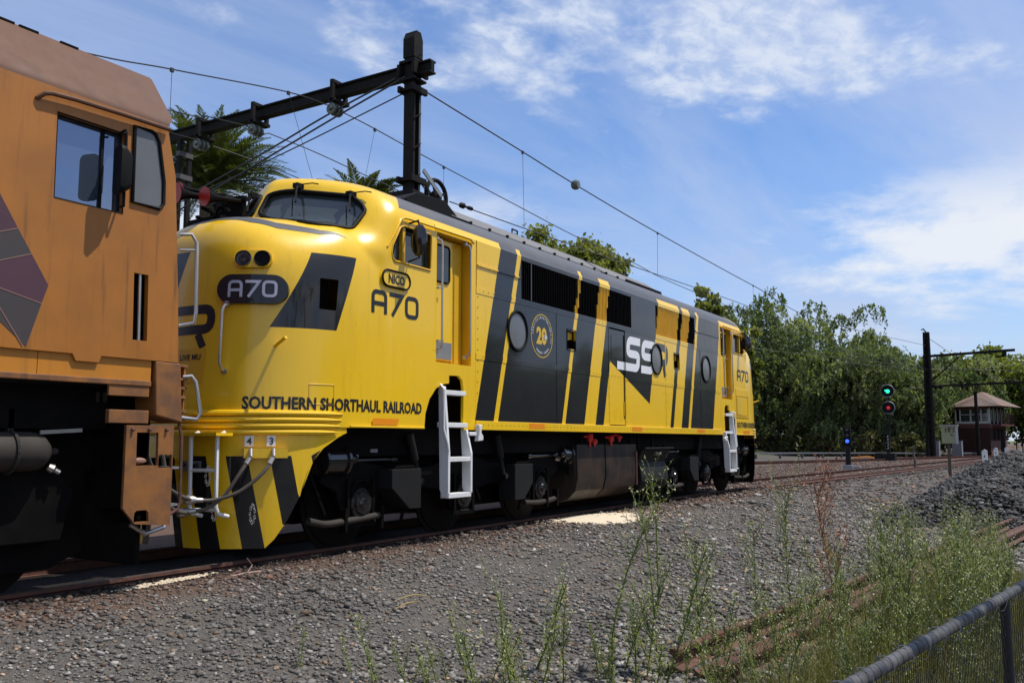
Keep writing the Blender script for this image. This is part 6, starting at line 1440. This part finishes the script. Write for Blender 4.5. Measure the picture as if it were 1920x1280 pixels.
plant('dark stemmed branching weed near the fence', 10.64, -7.15, 0.87, 22, True, lean=0.18)
plant('dead reddish brown weed standing in the green weeds', 8.15, -6.37, 1.32, 33, True, True, lean=.12)
for k_, (x_, y_, h_, lb_) in enumerate(((4.75, -4.05, .42, 'small weed nearest the lower left of the gravel'), (5.35, -4.75, .62, 'leafy weed right of the lowest weed clump'), (5.55, -5.05, .55, 'feathery weed left of the tallest weed foot'), (5.75, -5.5, .6, 'feathery weed right of the tallest weed foot'), (6.05, -5.45, .75, 'branching weed between the tallest weed and the rail ends'), (6.9, -5.55, .8, 'branching weed in front of the sand patch, right of centre'), (7.3, -5.35, .7, 'weed standing alone just left of the thicket'))):
    plant(lb_, x_, y_, h_, 60 + k_, True, lean=.22)
# thick weed growth behind the fence: nobody could count it
tmpl = [weed_mesh(100 + i, .72 + .07 * i, True, False, .16) for i in range(6)]
VS = []; FS_ = []; MS = []; TS = []; off = 0; cnt = 0
while cnt < 225:
    u = rng.random(); x = 5.3 + 8.0 * u ** 1.15; yl = -7.62 + .02 * (x - 5); yh = -6.0 - .075 * (x - 6) + .25 * rng.normal(); y = rng.uniform(yl, max(yh, yl + .2))
    a = math.atan2(y + 8.05, x)
    sc = rng.uniform(.38, .92) * (1.0 if x > 7.0 else .75) * (1.0 if x < 9.5 else .85); V, Fq, mi, tone = tmpl[rng.integers(6)]; t = rng.uniform(0, 6.28); c, s = math.cos(t), math.sin(t)
    V2 = np.stack([V[:, 0] * c - V[:, 1] * s, V[:, 0] * s + V[:, 1] * c, V[:, 2]], -1) * sc + np.array((x, y, float(gz(x, y)) - .01))
    VS.append(V2); FS_.append(Fq + off); MS.append(mi); TS.append(np.clip(tone + rng.uniform(-.2, .25), 0, 1)); off += len(V); cnt += 1
o = bpy.data.objects.new('weed_thicket', weed_data('weed_thicket', (np.concatenate(VS), np.concatenate(FS_), np.concatenate(MS), np.concatenate(TS)))); COL.objects.link(o); o['kind'] = 'stuff'; o['label'] = 'thick green weeds growing behind the fence'
lowt = [weed_mesh(300 + i, .34 + .05 * i, True, False, .3) for i in range(6)]; VS = []; FS_ = []; MS = []; TS = []; off = 0
for k_ in range(40):
    u = rng.random(); x = 4.55 + 2.5 * u; y = -4.2 - .72 * (x - 4.55) + .38 * rng.normal(); sc = rng.uniform(.45, 1.05) * (.75 + .35 * u); V, Fq, mi, tone = lowt[rng.integers(6)]; t = rng.uniform(0, 6.28); c, s = math.cos(t), math.sin(t)
    VS.append(np.stack([V[:, 0] * c - V[:, 1] * s, V[:, 0] * s + V[:, 1] * c, V[:, 2]], -1) * sc + np.array((x, y, float(gz(x, y)) - .01))); FS_.append(Fq + off); MS.append(mi); TS.append(np.clip(tone + rng.uniform(-.1, .3), 0, 1)); off += len(V)
o = bpy.data.objects.new('weed_fringe', weed_data('weed_fringe', (np.concatenate(VS), np.concatenate(FS_), np.concatenate(MS), np.concatenate(TS)))); COL.objects.link(o); o['kind'] = 'stuff'; o['label'] = 'low pale green weeds along the bottom edge of the gravel'
# dry and green grass blades between the weeds
n = 11000; x = 4.8 + 7.2 * rng.random(n) ** 1.1; y = -7.7 + rng.random(n) * (1.35 - .07 * (x - 5)); P = np.stack([x, y, gz(x, y)], -1); hgt = rng.uniform(.12, .42, n)
ld = rng.normal(size=(n, 3)) * .35; ld[:, 2] = 1; tip = P + ld * hgt[:, None]; w = np.cross(ld, rng.normal(size=(n, 3))); w = w / np.linalg.norm(w, axis=1)[:, None] * .0035
Q = np.stack([P - w, P + w, tip + w * .2, tip - w * .2], 1); o = leaf_obj('grass_blades', Q, np.clip(rng.normal(.4, .3, n), 0, 1), 'leaf_grass'); o['kind'] = 'stuff'; o['label'] = 'dry and green grass among the weeds'

# ================================================================== foreground things
def loose_rail(label, p, q, tilt):
    p = Vector(p); q = Vector(q); d = (q - p).normalized(); s = Vector((-d.y, d.x, 0)).normalized(); u = d.cross(s) * -1
    if u.z < 0: u = -u
    ct, st = math.cos(tilt), math.sin(tilt); s2 = s * ct + u * st; u2 = u * ct - s * st
    prof = [(-.033, .15), (-.028, .158), (.028, .158), (.033, .15), (.033, .122), (.009, .108), (.009, .035), (.064, .014), (.064, 0), (-.064, 0), (-.064, .014), (-.009, .035), (-.009, .108), (-.033, .122)]
    mb = MB(); k = len(prof); N = 8
    for i in range(N + 1): c = p + (q - p) * (i / N); mb.v += [tuple(c + s2 * a + u2 * b) for a, b in prof]
    mb.f = [(i * k + j, i * k + (j + 1) % k, (i + 1) * k + (j + 1) % k, (i + 1) * k + j) for i in range(N) for j in range(k)] + [tuple(range(k)), tuple(range((N + 1) * k - 1, N * k - 1, -1))]; mb.m = [0] * len(mb.f)
    return tag(mb.build('loose_rail', 'rust', None), label, 'rail', 'old rails lying in the weeds')
loose_rail('farthest of three old red rails lying in the weeds', (6.25, -5.58, -.50), (21.0, -7.35, -.46), 0)
loose_rail('middle of three old red rails lying in the weeds', (6.15, -5.80, -.50), (21.0, -7.58, -.46), .9)
loose_rail('nearest of three old red rails lying in the weeds', (6.0, -6.0, -.51), (20.6, -7.80, -.46), .1)
# heap of fresh rock
def heap():
    n = 30000; u = rng.random(n); x = 17.9 + 26 * u ** 1.35; y = rng.uniform(-10.5, -4.0, n); c = -6.72 + .01 * (x - 18); w = 2.0 + .10 * sstep(18, 26, x)
    top = .76 * sstep(17.9, 22.6, x) + .30 * sstep(24, 34, x) + .10 * np.sin(x * 1.3); hh = top * np.clip(1 - np.abs(y - c) / w, 0, 1) ** .75
    k = hh > .02; z = gz(x, y) + hh; P = np.stack([x, y, z + rng.uniform(-.03, .03, n)], -1)[k]; sz = rng.lognormal(-2.55, .32, k.sum()) * (1 + .012 * (P[:, 0] - 17))
    stones('rock_heap', P, sz, stone_cols(k.sum(), (.043, .042, .040), .55, .06), 'heap of dark grey crushed rock at the right', .75)
    gx_ = np.arange(16.6, 44, .5); gy_ = np.arange(-9.5, -4.5, .2); X, Y = np.meshgrid(gx_, gy_, indexing='ij'); cc = -6.72 + .01 * (X - 18); ww = 2.0 + .10 * sstep(18, 26, X); tp = .76 * sstep(17.9, 22.6, X) + .30 * sstep(24, 34, X)
    Z = gz(X, Y) + tp * np.clip(1 - np.abs(Y - cc) / ww, 0, 1) ** .75 - .10; I = np.arange(X.size).reshape(X.shape); Fq = np.stack([I[:-1, :-1], I[1:, :-1], I[1:, 1:], I[:-1, 1:]], -1).reshape(-1, 4)
    me = fast_mesh('rock_heap_core', np.stack([X, Y, Z], -1).reshape(-1, 3), Fq, 'under'); o = bpy.data.objects.new('rock_heap_core', me); COL.objects.link(o); o['kind'] = 'structure'
heap()
# sand spills
def spill(label, pts, zoff=.02):
    n = len(pts); c = np.mean(pts, axis=0); V = []; rings = (1.0, .86, .6, .3)
    P = np.array([p[:2] for p in catmull([(a, b, 0) for a, b in pts] + [(pts[0][0], pts[0][1], 0)], 6)])[:-1]
    mb = MB(); N = len(P)
    for i, k in enumerate(rings):
        q = c + (P - c) * k * (1 + (.05 * np.sin(np.arange(N) * 2.3 + i)[:, None] if 0 < i else 0)); z = gz(q[:, 0], q[:, 1]) + (.004, zoff, zoff * 1.6, zoff * 1.8)[i]; mb.v += [(a, b, d) for (a, b), d in zip(q, z)]
    mb.v.append((c[0], c[1], float(gz(*c)) + zoff * 1.8))
    for i in range(3): mb.f += [(i * N + j, i * N + (j + 1) % N, (i + 1) * N + (j + 1) % N, (i + 1) * N + j) for j in range(N)]
    mb.f += [(3 * N + j, 3 * N + (j + 1) % N, 4 * N) for j in range(N)]; mb.m = [0] * len(mb.f); o = mb.build('sand_patch', 'sand', None, smooth=True); return tag(o, label, 'sand patch')
spill('pale sand spilt on the gravel beside the locomotive fuel tank', [(12.5, -1.05), (13.3, -.85), (14.2, -1.0), (14.75, -1.35), (14.4, -1.75), (13.75, -2.05), (13.2, -2.0), (12.75, -1.75), (12.45, -1.4)], .014)
def grains(name, label, cx, cy, sx, sy, n, ang=0.0):
    a = rng.normal(size=n) * sx; b = rng.normal(size=n) * sy; x = cx + a * math.cos(ang) - b * math.sin(ang); y = cy + a * math.sin(ang) + b * math.cos(ang); s = rng.uniform(.012, .045, n)
    stones(name, np.stack([x, y, gz(x, y) + .012], -1), s, np.clip(np.array((.55, .45, .32))[None] * rng.lognormal(0, .15, (n, 1)), .1, .7), label, .35)
grains('sand_streak', 'streak of pale sand spilt beside the rail under the front coupling', 5.35, -1.13, .20, .035, 900, .12)
grains('sand_scatter', 'thin pale sand scattered round the big sand patch', 13.6, -1.5, .75, .34, 1500, -.25)
for i, (p, q, lb) in enumerate((((6.35, -2.92), (6.80, -2.96), 'upper of two dry yellow palm strips on the gravel'), ((6.15, -3.08), (6.58, -3.04), 'lower of two dry yellow palm strips on the gravel'))):
    z = float(gz(*p)) + .03; m_ = ((p[0] + q[0]) / 2, (p[1] + q[1]) / 2, z + .02)
    mb = MB(); mb.tube(catmull([(p[0], p[1], z), m_, (q[0], q[1], float(gz(*q)) + .03)], 4), [.003, .005, .007, .008, .008, .007, .006, .004, .002], 5); tag(mb.build('palm_strip', 'straw', None), lb, 'dry leaf', 'dry strips on the gravel')
tw = MB(); tw.tube(catmull([(5.75, -1.25, -.14), (6.1, -1.3, -.11), (6.5, -1.36, -.12), (6.8, -1.4, -.13)], 5), .008, 4); tw.tube([(6.1, -1.3, -.11), (6.2, -1.26, -.05), (6.15, -1.24, .02)], .005, 4); tw.tube([(5.9, -1.27, -.12), (6.0, -1.34, -.06)], .005, 4)
tag(tw.build('dry_twig', 'pinkline', None), 'dry twig lying beside the rail under the yellow nose', 'twig')

# --- chain link fence ----------------------------------------------------
FE = thing('chain_link_fence', 'low chain link fence with a tape wrapped top rail in the right corner', 'fence', (4.3, -7.6, -.6))
A0 = Vector((2.55, -7.318, .35)); A1 = Vector((6.9, -8.004, .35)); dv = (A1 - A0).normalized(); LN = (A1 - A0).length
MB().cyl(A0, A1, .0215, n=20).build('top_rail', 'galv', FE, smooth=True)
mb = MB(); nn = int(LN / .062); n_side = Vector((-dv.y, dv.x, 0))
for k in range(nn):
    c0 = A0 + dv * (k * .062); c1 = c0 + dv * .060
    vs = []; NS = 18
    for (c, r) in ((c0, .0248), (c0 + dv * .004, .0262), (c1 - dv * .004, .0248), (c1, .0240)):
        for j in range(NS):
            t = 2 * math.pi * j / NS; vs.append(c + dv * (.018 * math.cos(t)) + (n_side * math.cos(t) + Vector((0, 0, 1)) * math.sin(t)) * r)
    mb.add(vs, [(i * NS + j, i * NS + (j + 1) % NS, (i + 1) * NS + (j + 1) % NS, (i + 1) * NS + j) for i in range(3) for j in range(NS)])
mb.build('spiral_tape', 'tape', FE, smooth=True)
for s in (.55, 2.83, 4.2):
    c = A0 + dv * s; MB().cyl((c.x, c.y, -.7), (c.x, c.y, .33), .026, n=14).build('fence_post', 'meshwire', FE, smooth=True)
mb = MB(); dx = .052; zt, zb = .315, -.62; nz = int((zt - zb) / dx)
for k in range(int(LN / dx)):
    path = []
    for j in range(nz + 1):
        s = k * dx + (dx * .5 if (j % 2) else -dx * .0) ; c = A0 + dv * s; o_ = .004 if j % 2 else -.004
        path.append((c.x + n_side.x * o_, c.y + n_side.y * o_, zt - j * dx))
    mb.tube(path, .0015, 4)
    path = [(2 * (A0 + dv * (k * dx)).x - p[0], 2 * (A0 + dv * (k * dx)).y - p[1], p[2]) for p in path]; mb.tube(path, .0015, 4)
wm = mb.build('wire_mesh', 'meshwire', FE); wm['kind'] = 'stuff'
for s in np.arange(.3, LN, .22):
    c = A0 + dv * s; MB().tube([(c.x + n_side.x * .036 * math.cos(t), c.y + n_side.y * .036 * math.cos(t), .35 + .036 * math.sin(t) - .02 * (math.sin(t) < -.5)) for t in np.linspace(0, 6.28, 13)[:-1]], .0022, 4, closed=True).build('wire_tie', 'galv', FE)

# --- trees on the photographer's side: they shade the fence and show in the glossy panels
def canopy():
    c = np.array((5.4, -9.35, 4.5)); nc = 30; CL = c + rng.normal(size=(nc, 3)) * np.array((1.5, .5, .5)); CL = CL[CL[:, 1] < -8.7]; P = np.repeat(CL, 11, axis=0); P = P + rng.normal(size=P.shape) * .14; n = len(P)
    U = rng.normal(size=(n, 3)); U /= np.linalg.norm(U, axis=1)[:, None]; Vv = np.cross(U, rng.normal(size=(n, 3))); Vv /= np.linalg.norm(Vv, axis=1)[:, None]; s = rng.uniform(.06, .12, n)[:, None]
    t = thing('shade_tree', 'tree beside the photographer dappling the fence rail with shade', 'tree', (6.5, -12, -.6)); leaf_obj('crown', quads(P, U * s * .7, Vv * s), np.clip(rng.normal(.5, .2, n), 0, 1), 'leaf_plane', t)
    MB().tube(catmull([(6.5, -12, -.8), (6.4, -11.6, 2.0), (6.0, -10.6, 4.0), (5.4, -9.8, 4.6)], 5), [.2 - .011 * i for i in range(16)], 8).build('trunk', 'bark', t, smooth=True)
canopy()
P = []; 
for k in range(240):
    x = rng.uniform(15, 190); h = rng.uniform(3.5, 8.5) + x * .015; y = rng.uniform(-33, -29); P.append(np.array((x, y, 0)) + crown_clumps(170, np.array((0, 0, h * .55)), np.array((2.6, 1.4, h * .5)), .3))
P = np.concatenate(P); P = P[P[:, 2] > .0]; n = len(P); U = rng.normal(size=(n, 3)); U /= np.linalg.norm(U, axis=1)[:, None]; Vv = np.cross(U, rng.normal(size=(n, 3))); Vv /= np.linalg.norm(Vv, axis=1)[:, None]; s = rng.uniform(.3, .5, n)[:, None]
o = leaf_obj('tree_line', quads(P, U * s * .8, Vv * s), np.clip(rng.normal(.3, .2, n), 0, 1), 'leaf_pepper'); o['kind'] = 'stuff'; o['label'] = 'line of trees mirrored in the glossy lower panels'
